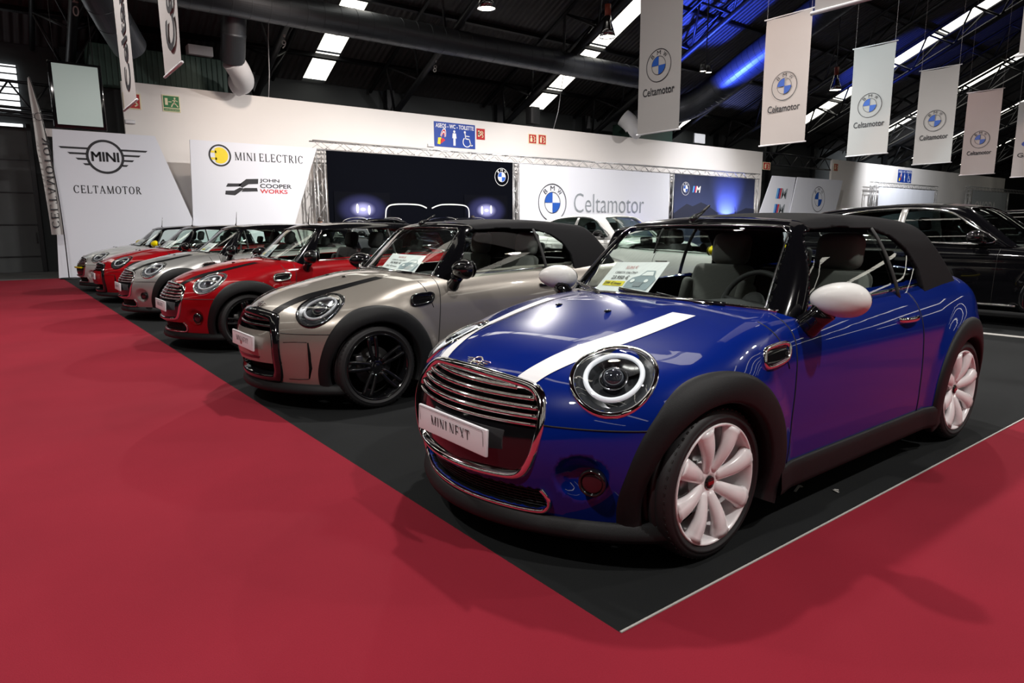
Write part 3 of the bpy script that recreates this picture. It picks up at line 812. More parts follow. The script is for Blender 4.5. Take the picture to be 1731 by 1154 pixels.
def scuttle(root_, s, ringm):
    pts = [(1.065, 0.748), (1.20, 0.758), (1.243, 0.79), (1.235, 0.828), (1.10, 0.822), (1.06, 0.80)]
    def ring():
        L = smooth_loop(pts, 6); P = side_p(L[:, 0], L[:, 1], s); P = P + nrm(P) * 0.004; b = MB(); b.tube(P, 0.011, 8, closed=True); return b
    o = cpart('scuttle%d' % s, 'side_vent', ringm, root_, ring)
    def inner():
        rows = []
        for z in np.linspace(0.757, 0.819, 7):
            x = np.linspace(1.068 + (0.02 if z > 0.81 else 0), 1.232, 14); P = side_p(x, z, s); P = P + nrm(P) * (0.004 + 0.003 * math.cos((z - 0.757) * 300)); rows.append(P)
        P = np.array(rows); return gridVF(P if s > 0 else P[::-1])
    cpart('scuttle_in%d' % s, 'vent_grille', M['gloss_black'], o, inner)
def handle(root_, s, m):
    def h():
        xs = np.linspace(2.33, 2.55, 12); P = side_p(xs, 0.83 + 0 * xs, s); o = 0.034 * np.sin(np.linspace(0, PI, 12)) ** 0.5
        P[:, 1] += s * o; b = MB(); b.tube(P, 0.012, 10, flat=(1.25, 0.8), up=(0, 0, 1)); return b
    o = cpart('handle%d' % s, 'door_handle', m, root_, h)
def wiper(y0, y1):
    b = MB()
    if True:
        pts = []
        for t in np.linspace(0, 1, 12):
            y = y0 + (y1 - y0) * t; z = 0.955 + 0.035 * t; x = xw(np.array(y), z) - 0.03; pts.append((float(x), y, z + 0.012))
        b.tube(pts, 0.009, 6, flat=(1.4, 0.8))
        p = pts[0]; q = pts[6]
        b.tube([(p[0] - 0.03, p[1] + 0.05, p[2] - 0.01), (q[0] - 0.015, q[1], q[2] + 0.015)], 0.008, 6)
    return b
def plate_box(): return MB().box((0.030, -0.028, 0.490), (0.014, 0.525, 0.112), Matrix.Rotation(0.05, 3, 'Y'), 0.004)

FONT_CACHE = {}
def text_mesh(body, size=1.0, bold=0.0, extrude=0.0):
    cu = bpy.data.curves.new('txt', 'FONT'); cu.body = body; cu.size = size; cu.align_x = 'CENTER'; cu.align_y = 'CENTER'; cu.offset = bold; cu.extrude = extrude; cu.resolution_u = 4
    o = bpy.data.objects.new('txt', cu); COL.objects.link(o); dg = bpy.context.evaluated_depsgraph_get()
    me = bpy.data.meshes.new_from_object(o.evaluated_get(dg)); V = [tuple(v.co) for v in me.vertices]; F = [tuple(p.vertices) for p in me.polygons]
    bpy.data.objects.remove(o); bpy.data.curves.remove(cu); bpy.data.meshes.remove(me)
    return np.array(V), F
def fit(V, w, h=None):
    """scale text verts to width w (and height h), centred"""
    lo, hi = V.min(0), V.max(0); c = (lo + hi) / 2; W = V - c; s = w / (hi[0] - lo[0]); sy = s if h is None else h / (hi[1] - lo[1])
    return W * np.array([s, sy, 1])
# a narrow serif alphabet: strokes (x0,y0,x1,y1,width) and arcs, on a 1-high box
def _st(a, b, w): return ('l', a, b, w)
def serif_text(text, h=1.0, track=0.16):
    TK, TN = 0.15, 0.07; b = MB(); X = 0.0
    def quad(a, c, wa, wc=None):
        a, c = Vector((*a, 0)), Vector((*c, 0)); d = (c - a).normalized(); n = Vector((-d.y, d.x, 0)); wc = wa if wc is None else wc
        b.add([a + n * wa / 2, a - n * wa / 2, c - n * wc / 2, c + n * wc / 2], [(0, 1, 2, 3)], False)
    def ser(x, y, w=0.26): quad((x - w / 2, y + (0.018 if y < 0.5 else -0.018)), (x + w / 2, y + (0.018 if y < 0.5 else -0.018)), 0.036)
    def stem(x, w=TK): quad((x, 0), (x, 1), w); ser(x, 0); ser(x, 1)
    def arc(cx, cy, rx, ry, a0, a1, thick_side=True, n=22):
        P = []; Q = []
        for i in range(n + 1):
            a = a0 + (a1 - a0) * i / n; k = TN + (TK + 0.02 - TN) * abs(math.cos(a)) ** 1.5
            P.append((cx + rx * math.cos(a), cy + ry * math.sin(a), 0)); Q.append((cx + (rx - k) * math.cos(a), cy + (ry - k) * math.sin(a), 0))
        b.add(P + Q, [(i, i + 1, n + 2 + i, n + 1 + i) for i in range(n)], False)
    for ch in text:
        if ch == ' ': X += 0.30; continue
        x = X
        if ch == 'M': stem(x + 0.13, TN); stem(x + 0.86, TK); quad((x + 0.13, 1), (x + 0.48, 0), TK); quad((x + 0.48, 0), (x + 0.86, 1), TN); w = 1.0
        elif ch == 'I': stem(x + 0.16); w = 0.32
        elif ch == 'N': stem(x + 0.13, TN); stem(x + 0.72, TN); quad((x + 0.13, 1), (x + 0.72, 0), TK); w = 0.85
        elif ch == 'E':
            stem(x + 0.16); quad((x + 0.1, 0.98), (x + 0.62, 0.98), TN); quad((x + 0.1, 0.04), (x + 0.68, 0.04), 0.09); quad((x + 0.16, 0.52), (x + 0.5, 0.52), TN)
            quad((x + 0.61, 1), (x + 0.61, 0.80), TN); quad((x + 0.65, 0), (x + 0.65, 0.22), TN); quad((x + 0.49, 0.42), (x + 0.49, 0.62), TN); w = 0.68
        elif ch == 'L': stem(x + 0.16); quad((x + 0.1, 0.02), (x + 0.64, 0.02), TN); quad((x + 0.63, 0), (x + 0.63, 0.24), TN); w = 0.66
        elif ch == 'T': stem(x + 0.36); quad((x + 0.02, 0.98), (x + 0.70, 0.98), TN); quad((x + 0.03, 1), (x + 0.03, 0.78), TN); quad((x + 0.69, 1), (x + 0.69, 0.78), TN); w = 0.72
        elif ch == 'X': quad((x + 0.1, 1), (x + 0.66, 0), TK); quad((x + 0.64, 1), (x + 0.1, 0), TN); [ser(x + q, y, 0.24) for q in (0.11, 0.65) for y in (0, 1)]; w = 0.76
        elif ch == 'A': quad((x + 0.10, 0), (x + 0.40, 1), TN); quad((x + 0.40, 1), (x + 0.72, 0), TK); quad((x + 0.20, 0.34), (x + 0.58, 0.34), TN); ser(x + 0.10, 0); ser(x + 0.72, 0, 0.28); w = 0.84
        elif ch == 'O': arc(x + 0.43, 0.5, 0.41, 0.52, 0, 2 * PI, n=40); w = 0.86
        elif ch == 'C': arc(x + 0.43, 0.5, 0.41, 0.52, 0.75, 2 * PI - 0.75, n=32); quad((x + 0.72, 0.98), (x + 0.72, 0.72), TN); w = 0.80
        elif ch == 'R': stem(x + 0.16); arc(x + 0.30, 0.74, 0.31, 0.26, -PI / 2, PI / 2); quad((x + 0.14, 0.98), (x + 0.32, 0.98), TN); quad((x + 0.14, 0.50), (x + 0.32, 0.50), TN); quad((x + 0.36, 0.5), (x + 0.70, 0.0), TK); ser(x + 0.70, 0, 0.2); w = 0.78
        elif ch == 'S': arc(x + 0.30, 0.75, 0.24, 0.26, 0.5, PI * 1.45); arc(x + 0.30, 0.26, 0.25, 0.27, -PI * 0.9 + 0.1, PI / 2); w = 0.6
        else: w = 0.5
        X += w + track
    V = np.array(b.v) * h; return V, b.f
def place_text(V, F, M4): return [tuple(M4 @ Vector(p)) for p in V], F
def basis(o, r, u):
    """matrix: local x->r, y->u, z->r x u at o"""
    r, u = Vector(r).normalized(), Vector(u).normalized(); n = r.cross(u)
    return Matrix(((r.x, u.x, n.x, o[0]), (r.y, u.y, n.y, o[1]), (r.z, u.z, n.z, o[2]), (0, 0, 0, 1)))
def badge():
    b = MB(); P = hood_point(0.135, 0.0, 0.0)[0]; n = Vector(nrm(P[None])[0]); r = Vector((0, -1, 0)); u = n.cross(r).normalized()
    if u.z < 0: u = -u
    r = u.cross(n); c = Vector(P) + n * 0.008
    ring = [c + r * (0.029 * math.cos(a)) + u * (0.029 * math.sin(a)) for a in np.linspace(0, 2 * PI, 25)[:-1]]
    b.tube(ring, 0.0045, 6, closed=True)
    b.tube([c - r * 0.026, c + r * 0.026], 0.0085, 6, flat=(1, 0.4))
    for s in (-1, 1):
        for k, (l, h) in enumerate(((0.085, 0.016), (0.073, 0.005), (0.061, -0.006), (0.049, -0.016))): b.tube([c + r * s * 0.027 + u * h, c + r * s * l + u * h - n * 0.003], 0.0032, 5)
    return b

BODY = {}
def car_body(fl, pm):
    kk = (fl, pm.name)
    if fl not in BODY:
        BODY[fl] = []
        for k, (n, V, F, N, mi) in build_body(fl).items():
            o = mesh_obj(n, V, F, None, None, mats=[pm, M['matt_black']], midx=mi); me = o.data
            me.normals_split_custom_set_from_vertices([tuple(q) for q in N]); bpy.data.objects.remove(o); BODY[fl].append((n, me))
        BODY[kk] = BODY[fl]
    if kk not in BODY:
        L = []
        for n, me in BODY[fl]: m2 = me.copy(); m2.materials[0] = pm; L.append((n, m2))
        BODY[kk] = L
    return BODY[kk]
SHELL = {}
def car_shell(soft):
    if soft in SHELL: return SHELL[soft]
    P, Q, g, gv = build_shell(soft); bm = bmesh.new(); vs = [bm.verts.new(p) for p in P]
    for q in Q:
        try: bm.faces.new([vs[i] for i in q])
        except ValueError: pass
    def cut(co, no): bmesh.ops.bisect_plane(bm, geom=bm.verts[:] + bm.edges[:] + bm.faces[:], dist=1e-5, plane_co=co, plane_no=no)
    hn = Vector((1, 0, 0.25)).normalized() if soft else None
    G = G_soft if soft else G_hard
    if soft: cut((1.80, 0, 1.37), hn)
    else: cut((0, 0, 1.338), (0, 0, 1))
    bm.verts.index_update(); bm.normal_update(); out = []
    V = np.array([v.co for v in bm.verts]); N = grad(G, V); N /= np.linalg.norm(N, axis=1, keepdims=True); vn = np.array([v.normal for v in bm.verts])
    N = np.where((np.abs((N * vn).sum(1)) > 0.8)[:, None], N * np.sign((N * vn).sum(1))[:, None], vn)
    Fc = list(bm.faces); C = np.array([q.calc_center_median() for q in Fc])
    key = ((C - np.array([1.80, 0, 1.37])) @ np.array(hn) > 0) if soft else (C[:, 2] > 1.338)
    for k, nm in ((0, 'windscreen_frame' if soft else 'pillars'), (1, 'soft_top' if soft else 'roof_panel')):
        mp = {}; vv = []; ff = []
        for i in np.where(key == k)[0]:
            q = []
            for v in Fc[i].verts:
                if v.index not in mp: mp[v.index] = len(vv); vv.append(v.index)
                q.append(mp[v.index])
            ff.append(q)
        me = bpy.data.meshes.new(nm); me.from_pydata([tuple(p) for p in V[vv]], [], ff); me.polygons.foreach_set('use_smooth', np.full(len(ff), True)); me.update()
        me.normals_split_custom_set_from_vertices([tuple(q) for q in N[vv]]); out.append((nm, me))
    bm.free(); SHELL[soft] = out; return out

def lerp_poly(pts, z):
    """x of a side outline's front/back edge at height z"""
    lo, hi = 1e9, -1e9
    for i in range(len(pts)):
        a, b = pts[i - 1], pts[i]
        if (a[1] - z) * (b[1] - z) <= 0 and abs(a[1] - b[1]) > 1e-9:
            x = a[0] + (b[0] - a[0]) * (z - a[1]) / (b[1] - a[1]); lo = min(lo, x); hi = max(hi, x)
    return lo, hi
def make_car(loc, rot, label, group, colour, lit=False, fl=False, soft=False, rims='black', cap='gloss_black', stripe_m=None, stripe_dim=(0.245, 0.345, 0.40, 0.505), seats='seat_dark', plate=True, roof_m='black_paint', accent=None, name='convertible_car', antenna='stub', detail=True):
    R = thing(name, label, 'car', loc, rot, group); pm = M[colour]
    for n, me in car_body(fl, pm): link(bpy.data.objects.new(n, me), R)
    for n, me in car_shell(soft):
        key = (n, roof_m)
        m = M['canvas'] if n == 'soft_top' else M['black_paint'] if n != 'roof_panel' else M[roof_m]
        if not me.materials: me.materials.append(m)
        o = link(bpy.data.objects.new(n, me), R)
        if me.materials[0] is not m: o.material_slots[0].link = 'OBJECT'; o.material_slots[0].material = m
    for s in (-1, 1):
        for xc in (XF, XR): cpart('arch%d%s' % (s, xc), 'wheel_arch_trim', M['trim'], R, lambda: arch_trim(xc, s))
        cpart('sill%d' % s, 'sill', M['trim'], R, lambda: sill(s))
    cpart('lip', 'front_lip', M['trim'], R, front_lip); cpart('rlip', 'rear_bumper_trim', M['trim'], R, rear_lip)
    for s in (-1, 1):
        for k in range(4): cpart('gap%d%d' % (k, s), 'panel_gap', M['rubber_seal'], R, lambda: gap_line(k, s))
    # lamps
    for s in (-1, 1):
        H = cpart('hl_ring%d' % s, 'headlight', M['gloss_black'] if fl else M['chrome'], R, lambda: oval_strip(s, [(1.165, -0.006), (1.16, 0.004), (1.14, 0.009), (1.09, 0.010), (1.05, 0.007), (1.03, 0.001), (1.02, -0.02)]))
        cpart('hl_bowl%d' % s, 'lamp_housing', M['lamp_dark' if fl or lit else 'lamp_silver'], H, lambda: hl_bowl(s))
        cpart('hl_up%d' % s, 'reflector', M['reflector'], H, lambda: hl_upper(s))
        def ballm():
            b = MB(); b.sphere(hl_point(s, -0.012, 0.0, -0.022), 0.045, 24, 16); return b
        cpart('hl_ball%d' % s, 'projector_lens', M['lens_ball'], H, ballm)
        def collar():
            b = MB(); c, n, up, sd = hl_frame(s); p = hl_point(s, -0.012, 0.0, -0.018)
            b.tube([p + up * (0.052 * math.cos(a)) + sd * (0.052 * math.sin(a)) for a in ANG], 0.006, 6, closed=True); return b
        cpart('hl_collar%d' % s, 'lens_collar', M['dark_chrome'], H, collar)
        def drl(): b = MB(); b.tube(hl_map(s, 0.735, ANG, -0.004), 0.0105, 8, closed=True); return b
        part(cpart('hl_drl%d' % s, 'daylight_ring', M['drl' if lit else 'drl_off'], H, drl), 'pale ring of daytime light')
        cpart('hl_dome%d' % s, 'lamp_glass', M['lens'], H, lambda: hl_dome(s))
        def tl():
            b = MB(); P = root(fB, [(4.2, s * 0.66, 0.76)], (-1, 0, 0), 0, 1.2)[0]; n = Vector(nrm(P[None])[0]); up = (Vector((0, 0, 1)) - n * n.z).normalized(); sd = up.cross(n)
            L = np.array([tuple(Vector(P) + up * 0.115 * math.cos(a) + sd * 0.095 * math.sin(a) + n * 0.2) for a in ANG]); Q = root(fB, L, tuple(-n), 0, 0.6); b.tube(Q, 0.014, 8, closed=True); return b
        T = cpart('tl%d' % s, 'tail_light', M['chrome'], R, tl)
        def tg():
            b = MB(); P = root(fB, [(4.2, s * 0.66, 0.76)], (-1, 0, 0), 0, 1.2)[0]; n = Vector(nrm(P[None])[0]); up = (Vector((0, 0, 1)) - n * n.z).normalized(); b.sphere(Vector(P), (0.11, 0.09, 0.018), 20, 12, Matrix((up, up.cross(n), n)).transposed()); return b
        cpart('tg%d' % s, 'tail_lens', M['red_plastic'], T, tg)
    # nose
    if not fl:
        g = cpart('grille', 'grille', M['chrome'], R, lambda: frame_band(GRILLE, 0.024))
        for k, z in enumerate((0.693, 0.663, 0.632, 0.601)): cpart('slat%d' % k, 'grille_bar', M['chrome'], g, lambda: slat(GRILLE, z, 0.0115, 0.010))
        cpart('gback', 'grille_backing', M['matt_black'], g, lambda: front_panel(GRILLE, 0.055, 0.56, None, shrink=0.01))
        cpart('glow', 'grille_panel', M['gloss_black'], g, lambda: front_panel(GRILLE, 0.012, None, 0.578, shrink=0.024))
        cpart('gline', 'grille_trim', M['chrome'], g, lambda: slat(GRILLE, 0.574, 0.007, 0.004))
        def uf():
            b = MB(); L = smooth_path([(-0.45, 0.318), (-0.47, 0.275), (-0.455, 0.232), (-0.40, 0.212), (-0.2, 0.209), (0, 0.208), (0.2, 0.209), (0.40, 0.212), (0.455, 0.232), (0.47, 0.275), (0.45, 0.318)], 6); P = front_x(L[:, 0], L[:, 1]); P = P + nrm(P) * 0.004; b.tube(P, 0.010, 8); return b
        cpart('intake', 'intake_trim', M['chrome'], R, uf)
        def mesh_():
            b = MB()
            for z in np.linspace(0.225, 0.31, 7): y = np.linspace(-0.44, 0.44, 25); P = front_x(y, z); P[:, 0] += 0.035; b.tube(P, 0.004, 4)
            for y in np.linspace(-0.42, 0.42, 29): P = front_x(np.array([y, y]), np.array([0.22, 0.314])); P[:, 0] += 0.037; b.tube(P, 0.0035, 4)
            return b
        cpart('imesh', 'intake_mesh', M['trim'], R, mesh_)
        for s in (-1, 1):
            def fogm(k):
                b = MB(); c = Vector((FOG[0] + 0.052, s * FOG[1], FOG[2])); n = Vector((-0.85, s * 0.5, 0.0)).normalized(); q = n.to_track_quat('Z', 'Y').to_matrix()
                if k == 0: b.lathe([(0.050, -0.03), (0.054, 0.0), (0.052, 0.008), (0.045, 0.010), (0.042, 0.004), (0.042, -0.02)], c, q, 28)
                else: b.sphere(c, (0.043, 0.043, 0.008), 20, 10, q)
                return b
            o = cpart('fogr%d' % s, 'fog_light', M['gloss_black'], R, lambda: fogm(0)); cpart('fogg%d' % s, 'fog_glass', M['fogglass'], o, lambda: fogm(1))
    else:
        g = cpart('grilleb', 'grille', M['gloss_black'], R, lambda: frame_band(GRILLE_B, 0.052, 0.022))
        for k, z in enumerate((0.655, 0.618)): cpart('slatb%d' % k, 'grille_bar', M['gloss_black'], g, lambda: slat(GRILLE_B, z, 0.011, 0.012, 0.05))
        cpart('gbackb', 'grille_backing', M['matt_black'], g, lambda: front_panel(GRILLE_B, 0.06, shrink=0.01))
        part(cpart('midb', 'number_plate_panel', pm, g, lambda: front_panel(GRILLE_B, -0.004, 0.345, 0.585, shrink=0.062)), 'body coloured panel across the grille')
        cpart('midh', 'panel_slot', M['gloss_black'], g, lambda: front_panel(GRILLE_B, -0.006, 0.352, 0.392, shrink=0.17))
        for s in (-1, 1):
            def slot():
                P = []
                for yy, zz in ((0.662, 0.52), (0.668, 0.44), (0.655, 0.33), (0.625, 0.25)): P.append((s * yy, zz))
                P = np.array(P); Q = front_x(P[:, 0], P[:, 1]); Q = Q + nrm(Q) * 0.001; b = MB(); b.tube(Q, [0.006, 0.013, 0.015, 0.006], 8, flat=(0.5, 1.0)); return b
            cpart('slot%d' % s, 'air_curtain', M['matt_black'], R, slot)
            def crease():
                P = np.array([(s * 0.50, 0.515), (s * 0.58, 0.522), (s * 0.655, 0.522)]); Q = front_x(P[:, 0], P[:, 1]); b = MB(); b.tube(Q, 0.003, 5)
                P = np.array([(s * 0.62, 0.245), (s * 0.55, 0.238), (s * 0.48, 0.236)]); Q = front_x(P[:, 0], P[:, 1]); b.tube(Q, 0.003, 5); return b
            cpart('crease%d' % s, 'vent_crease', M['rubber_seal'], R, crease)
    if plate:
        p = cpart('plate', 'number_plate', M['white_plate'], R, plate_box)
        def ptx():
            b = MB(); T4 = basis((0.0215, -0.028, 0.490), (0, -1, 0), (-0.05, 0, 1))
            V, F = serif_text('MINI NEXT'); V = fit(V, 0.30, 0.058); b.add(*place_text(V, F, T4), False)
            for z in (-1, 1): b.add(*place_text(np.array([(-0.244, z * 0.050 - 0.0012, 0), (0.244, z * 0.050 - 0.0012, 0), (0.244, z * 0.050 + 0.0012, 0), (-0.244, z * 0.050 + 0.0012, 0)]), [(0, 1, 2, 3)], T4), False)
            for x in (-1, 1): b.add(*place_text(np.array([(x * 0.244 - 0.0012, -0.05, 0), (x * 0.244 + 0.0012, -0.05, 0), (x * 0.244 + 0.0012, 0.05, 0), (x * 0.244 - 0.0012, 0.05, 0)]), [(0, 1, 2, 3)], T4), False)
            return b
        cpart('plate_text', 'plate_lettering', M['ink'], p, ptx)
    elif accent:
        cpart('accent', 'grille_trim', M['yellow_paint'], R, lambda: slat(GRILLE, 0.52, 0.02, -0.012, 0.1))
    cpart('badge', 'badge', M['chrome'], R, badge); [cpart('jet%s' % y, 'washer_jet', M['gloss_black'], R, lambda: washer_jet(y)) for y in (-0.17, 0.17)]
    if stripe_m:
        for s in (-1, 1): part(cpart('stripe%d%s' % (s, stripe_dim), 'hood_stripe', M[stripe_m], R, lambda: stripe(s, *stripe_dim)), '%s stripe along the hood' % ('white' if 'white' in stripe_m else 'black'))
    # glass
    G = G_soft if soft else G_hard; win = WIN_SOFT if soft else WIN_HARD; rw = RWIN_S if soft else RWIN_H
    def wsc(u, v):
        z = 0.925 + (1.345 - 0.925) * v; return ((2 * u - 1) * (0.675 - 0.105 * v), z)
    w = cpart('wsc%s' % soft, 'windscreen', M['glass'], R, lambda: gridVF(pane_grid(G, wsc, 25, 14, 'front')))
    [cpart('wiper%s' % a, 'wiper', M['gloss_black'], R, lambda: wiper(a, c)) for a, c in ((-0.50, 0.10), (0.08, 0.60))]
    def seal():
        b = MB(); L = []
        for v in np.linspace(0.0, 1, 14): L.append((-(0.645 - 0.098 * v), 0.935 + 0.352 * v))
        for u in np.linspace(-0.50, 0.50, 15): L.append((u, 1.318 + 0.012 * (1 - (u / 0.5) ** 2)))
        for v in np.linspace(1, 0, 14): L.append(((0.645 - 0.098 * v), 0.935 + 0.352 * v))
        L = np.array(L); P = root(G, np.stack([np.full(len(L), 0.8), L[:, 0], L[:, 1]], 1), (1, 0, 0), 0, 1.4); n = grad(G, P); n /= np.linalg.norm(n, axis=1, keepdims=True); b.tube(P + n * 0.003, 0.005, 6); return b
    cpart('seal%s' % soft, 'windscreen_trim', M['dark_chrome'], R, seal)
    for s in (-1, 1):
        div = 2.455 if soft else 2.62
        def sw(u, v, a=None):
            z = 0.93 + (1.315 - 0.93) * v; lo, hi = lerp_poly(win, min(z, 1.304)); x0 = lo - 0.02; x1 = div + 0.02 - (0.03 * v); return (x0 + (x1 - x0) * u, z)
        def qw(u, v):
            z = 0.93 + (1.305 - 0.93) * v; lo, hi = lerp_poly(win, min(z, 1.296)); return (div + 0.02 + (max(hi, div + 0.05) + 0.015 - div) * u, z)
        gm = M['glass'] if soft else M['dark_glass'] if False else M['glass']
        cpart('swin%s%d' % (soft, s), 'door_window', gm, R, lambda: gridVF(pane_grid(G, sw, 14, 8, 'side', s, 0.012)))
        cpart('qwin%s%d' % (soft, s), 'rear_side_window', gm, R, lambda: gridVF(pane_grid(G, qw, 10, 8, 'side', s, 0.012)))
        def dv():
            z = np.linspace(0.93, 1.31, 10); x = div + 0.02 - 0.03 * (z - 0.93) / 0.38; P = root(G, np.stack([x, np.full_like(x, s * 1.0), z], 1), (0, -s, 0), 0, 0.9); P[:, 1] -= s * 0.006; b = MB(); b.tube(P, 0.016, 8, flat=(1.0, 0.5), up=(1, 0, 0)); return b
        cpart('div%s%d' % (soft, s), 'window_divider', M['rubber_seal'], R, dv)
        mirror(R, s, M[cap], cap); scuttle(R, s, M['gloss_black'] if fl else M['chrome']); handle(R, s, M['gloss_black'] if fl else M['chrome'])
    def rwn(u, v):
        z0, z1 = (1.08, 1.30) if soft else (1.0, 1.28); return ((2 * u - 1) * (0.47 - 0.05 * v if soft else 0.56 - 0.05 * v), z0 + (z1 - z0) * v)
    cpart('rwin%s' % soft, 'rear_window', M['glass'], R, lambda: gridVF(pane_grid(G, rwn, 14, 8, 'rear')))
    cpart('belt%s' % soft, 'belt_trim', M['chrome'], R, lambda: belt_chrome(soft))
    if antenna == 'stub':
        cpart('ant', 'antenna', M['gloss_black'], R, lambda: MB().tube([(1.62, 0, 1.358), (1.66, 0, 1.378), (1.70, 0, 1.392), (1.78, 0, 1.440)], [0.018, 0.016, 0.010, 0.006], 8))
    else:
        cpart('anth', 'antenna', M['gloss_black'], R, lambda: MB().tube([(1.80, 0, 1.385), (1.81, 0, 1.42), (1.83, 0, 1.60)], [0.012, 0.006, 0.0025], 6))
    interior(R, M[seats])
    for nm, xc, s in (('wheel', XF, -1), ('wheel', XF, 1), ('wheel', XR, -1), ('wheel', XR, 1)):
        W = bpy.data.objects.new('wheel', None); W.empty_display_size = 0.1; link(W, R); W.location = (xc, s * 0.738, ZW)
        if s > 0: W.rotation_euler = (0, 0, PI)
        wheel_flat(rims, W)
    return R
def wheel_flat(kind, W): wheel_parts(kind, W, None)
# ------------------------------------------------------------------ the larger sport utility cars
s_nose = spl([0.15, 0.3, 0.5, 0.7, 0.85, 0.95, 1.1], [0.16, 0.06, 0.02, 0.02, 0.07, 0.22, 0.6])
s_side = spl([0.15, 0.2, 0.4, 0.65, 0.85, 0.98, 1.08, 1.2], [0.86, 0.89, 0.93, 0.945, 0.935, 0.90, 0.845, 0.76])
s_top = spl([-0.3, 0.0, 0.1, 0.3, 0.8, 1.3, 2.0, 4.0, 4.5, 4.7, 4.9], [0.45, 0.76, 0.88, 0.965, 1.03, 1.075, 1.10, 1.15, 1.12, 1.02, 0.8])
s_rear = spl([0.15, 0.3, 0.55, 0.8, 1.0, 1.15], [4.62, 4.73, 4.75, 4.72, 4.66, 4.56])
SXF, SXR, SZW = 0.88, 3.74, 0.365
def fS(x, y, z):
    ay = np.abs(y); zz = np.clip(z, 0.05, 1.15)
    gf = (s_nose(zz) + 0.30 * ay ** 2 + 0.5 * ay ** 10 - x) / np.sqrt(1 + (0.6 * ay + 5 * ay ** 9) ** 2)
    gr = (x - s_rear(zz) + 0.16 * ay ** 2 + 0.45 * ay ** 10) / np.sqrt(1 + (0.32 * ay + 4.5 * ay ** 9) ** 2)
    r = np.minimum(np.hypot(x - SXF, z - SZW), np.hypot(x - SXR, z - SZW))
    gs = ay - s_side(zz) - 0.02 * sstep((0.56 - r) / 0.12) - 0.012 * np.exp(-((z - 0.90) / 0.05) ** 2)
    gt = (z - s_top(x - 0.2 * ay ** 2) + 0.07 * ay ** 2) / 1.1
    f = smax(gf, gt, 0.09); f = smax(f, gs, 0.08); f = smax(f, gr, 0.10); return smax(f, 0.2 - z, 0.05)
s_yg = spl([1.0, 1.1, 1.3, 1.5, 1.6, 1.7], [0.86, 0.845, 0.785, 0.69, 0.61, 0.5])
s_roof = spl([1.5, 2.05, 2.4, 2.8, 3.4, 4.0, 4.4, 4.8], [1.38, 1.575, 1.625, 1.645, 1.635, 1.59, 1.53, 1.44])
def gS(x, y, z):
    ay = np.abs(y)
    gw = (1.28 + (z - 1.06) * 1.42 + 0.32 * ay ** 2 - x) / 1.7; gr = z - s_roof(x) + 0.08 * ay ** 2
    gs = (ay - s_yg(z) + 0.06 * sstep((x - 3.4) / 1.2)) / 1.08; gt = (x - (4.30 + (1.55 - z) * 0.75) + 0.2 * ay ** 2) / 1.3
    f = smax(gw, gr, 0.06); f = smax(f, gs, 0.07); return smax(f, gt, 0.07)
S_WIN = [(1.70, 1.085), (2.02, 1.34), (2.22, 1.47), (2.45, 1.535), (2.8, 1.565), (3.3, 1.555), (3.75, 1.50), (4.05, 1.40), (4.17, 1.31), (4.10, 1.22), (3.95, 1.135), (3.0, 1.105)]
S_WSC = [(-0.74, 1.04), (-0.56, 1.52), (-0.48, 1.55), (0, 1.565), (0.48, 1.55), (0.56, 1.52), (0.74, 1.04)]
S_RW = [(-0.62, 1.17), (-0.5, 1.46), (0.5, 1.46), (0.62, 1.17)]
def suv_body():
    def f(x, y, z):
        ay = np.abs(y); v = fS(x, y, z); r = np.minimum(np.hypot(x - SXF, z - SZW), np.hypot(x - SXR, z - SZW))
        v = np.maximum(v, -np.maximum(r - 0.40, 0.55 - ay))
        cab = np.maximum(np.maximum(1.38 + 0.3 * ay ** 2 - x, ay - 0.76), np.maximum(x - 4.35, 0.55 - z))
        return np.maximum(v, -cab)
    return surface_net(f, (-0.04, -1.0, 0.15), (4.84, 1.0, 1.24), 0.024)
def suv_shell():
    def f(x, y, z):
        ay = np.abs(y); g = gS(x, y, z); v = np.maximum(g, -(g + 0.036)); v = np.maximum(v, 1.02 - z)
        v = np.maximum(v, -np.maximum(sd_poly(x, z, S_WIN), 0.4 - ay)); v = np.maximum(v, -np.maximum(sd_poly(y, z, S_WSC), x - 2.2))
        return np.maximum(v, -np.maximum(sd_poly(y, z, S_RW), 3.9 - x))
    return surface_net(f, (1.1, -0.95, 0.98), (4.8, 0.95, 1.72), 0.018, 2)
def sside(x, z, s, f=None):
    x = np.atleast_1d(x).astype(float); z = np.atleast_1d(z).astype(float) + 0 * x
    return root(f or fS, np.stack([x, np.full_like(x, s * 1.1), z], 1), (0, -s, 0), 0, 1.0)
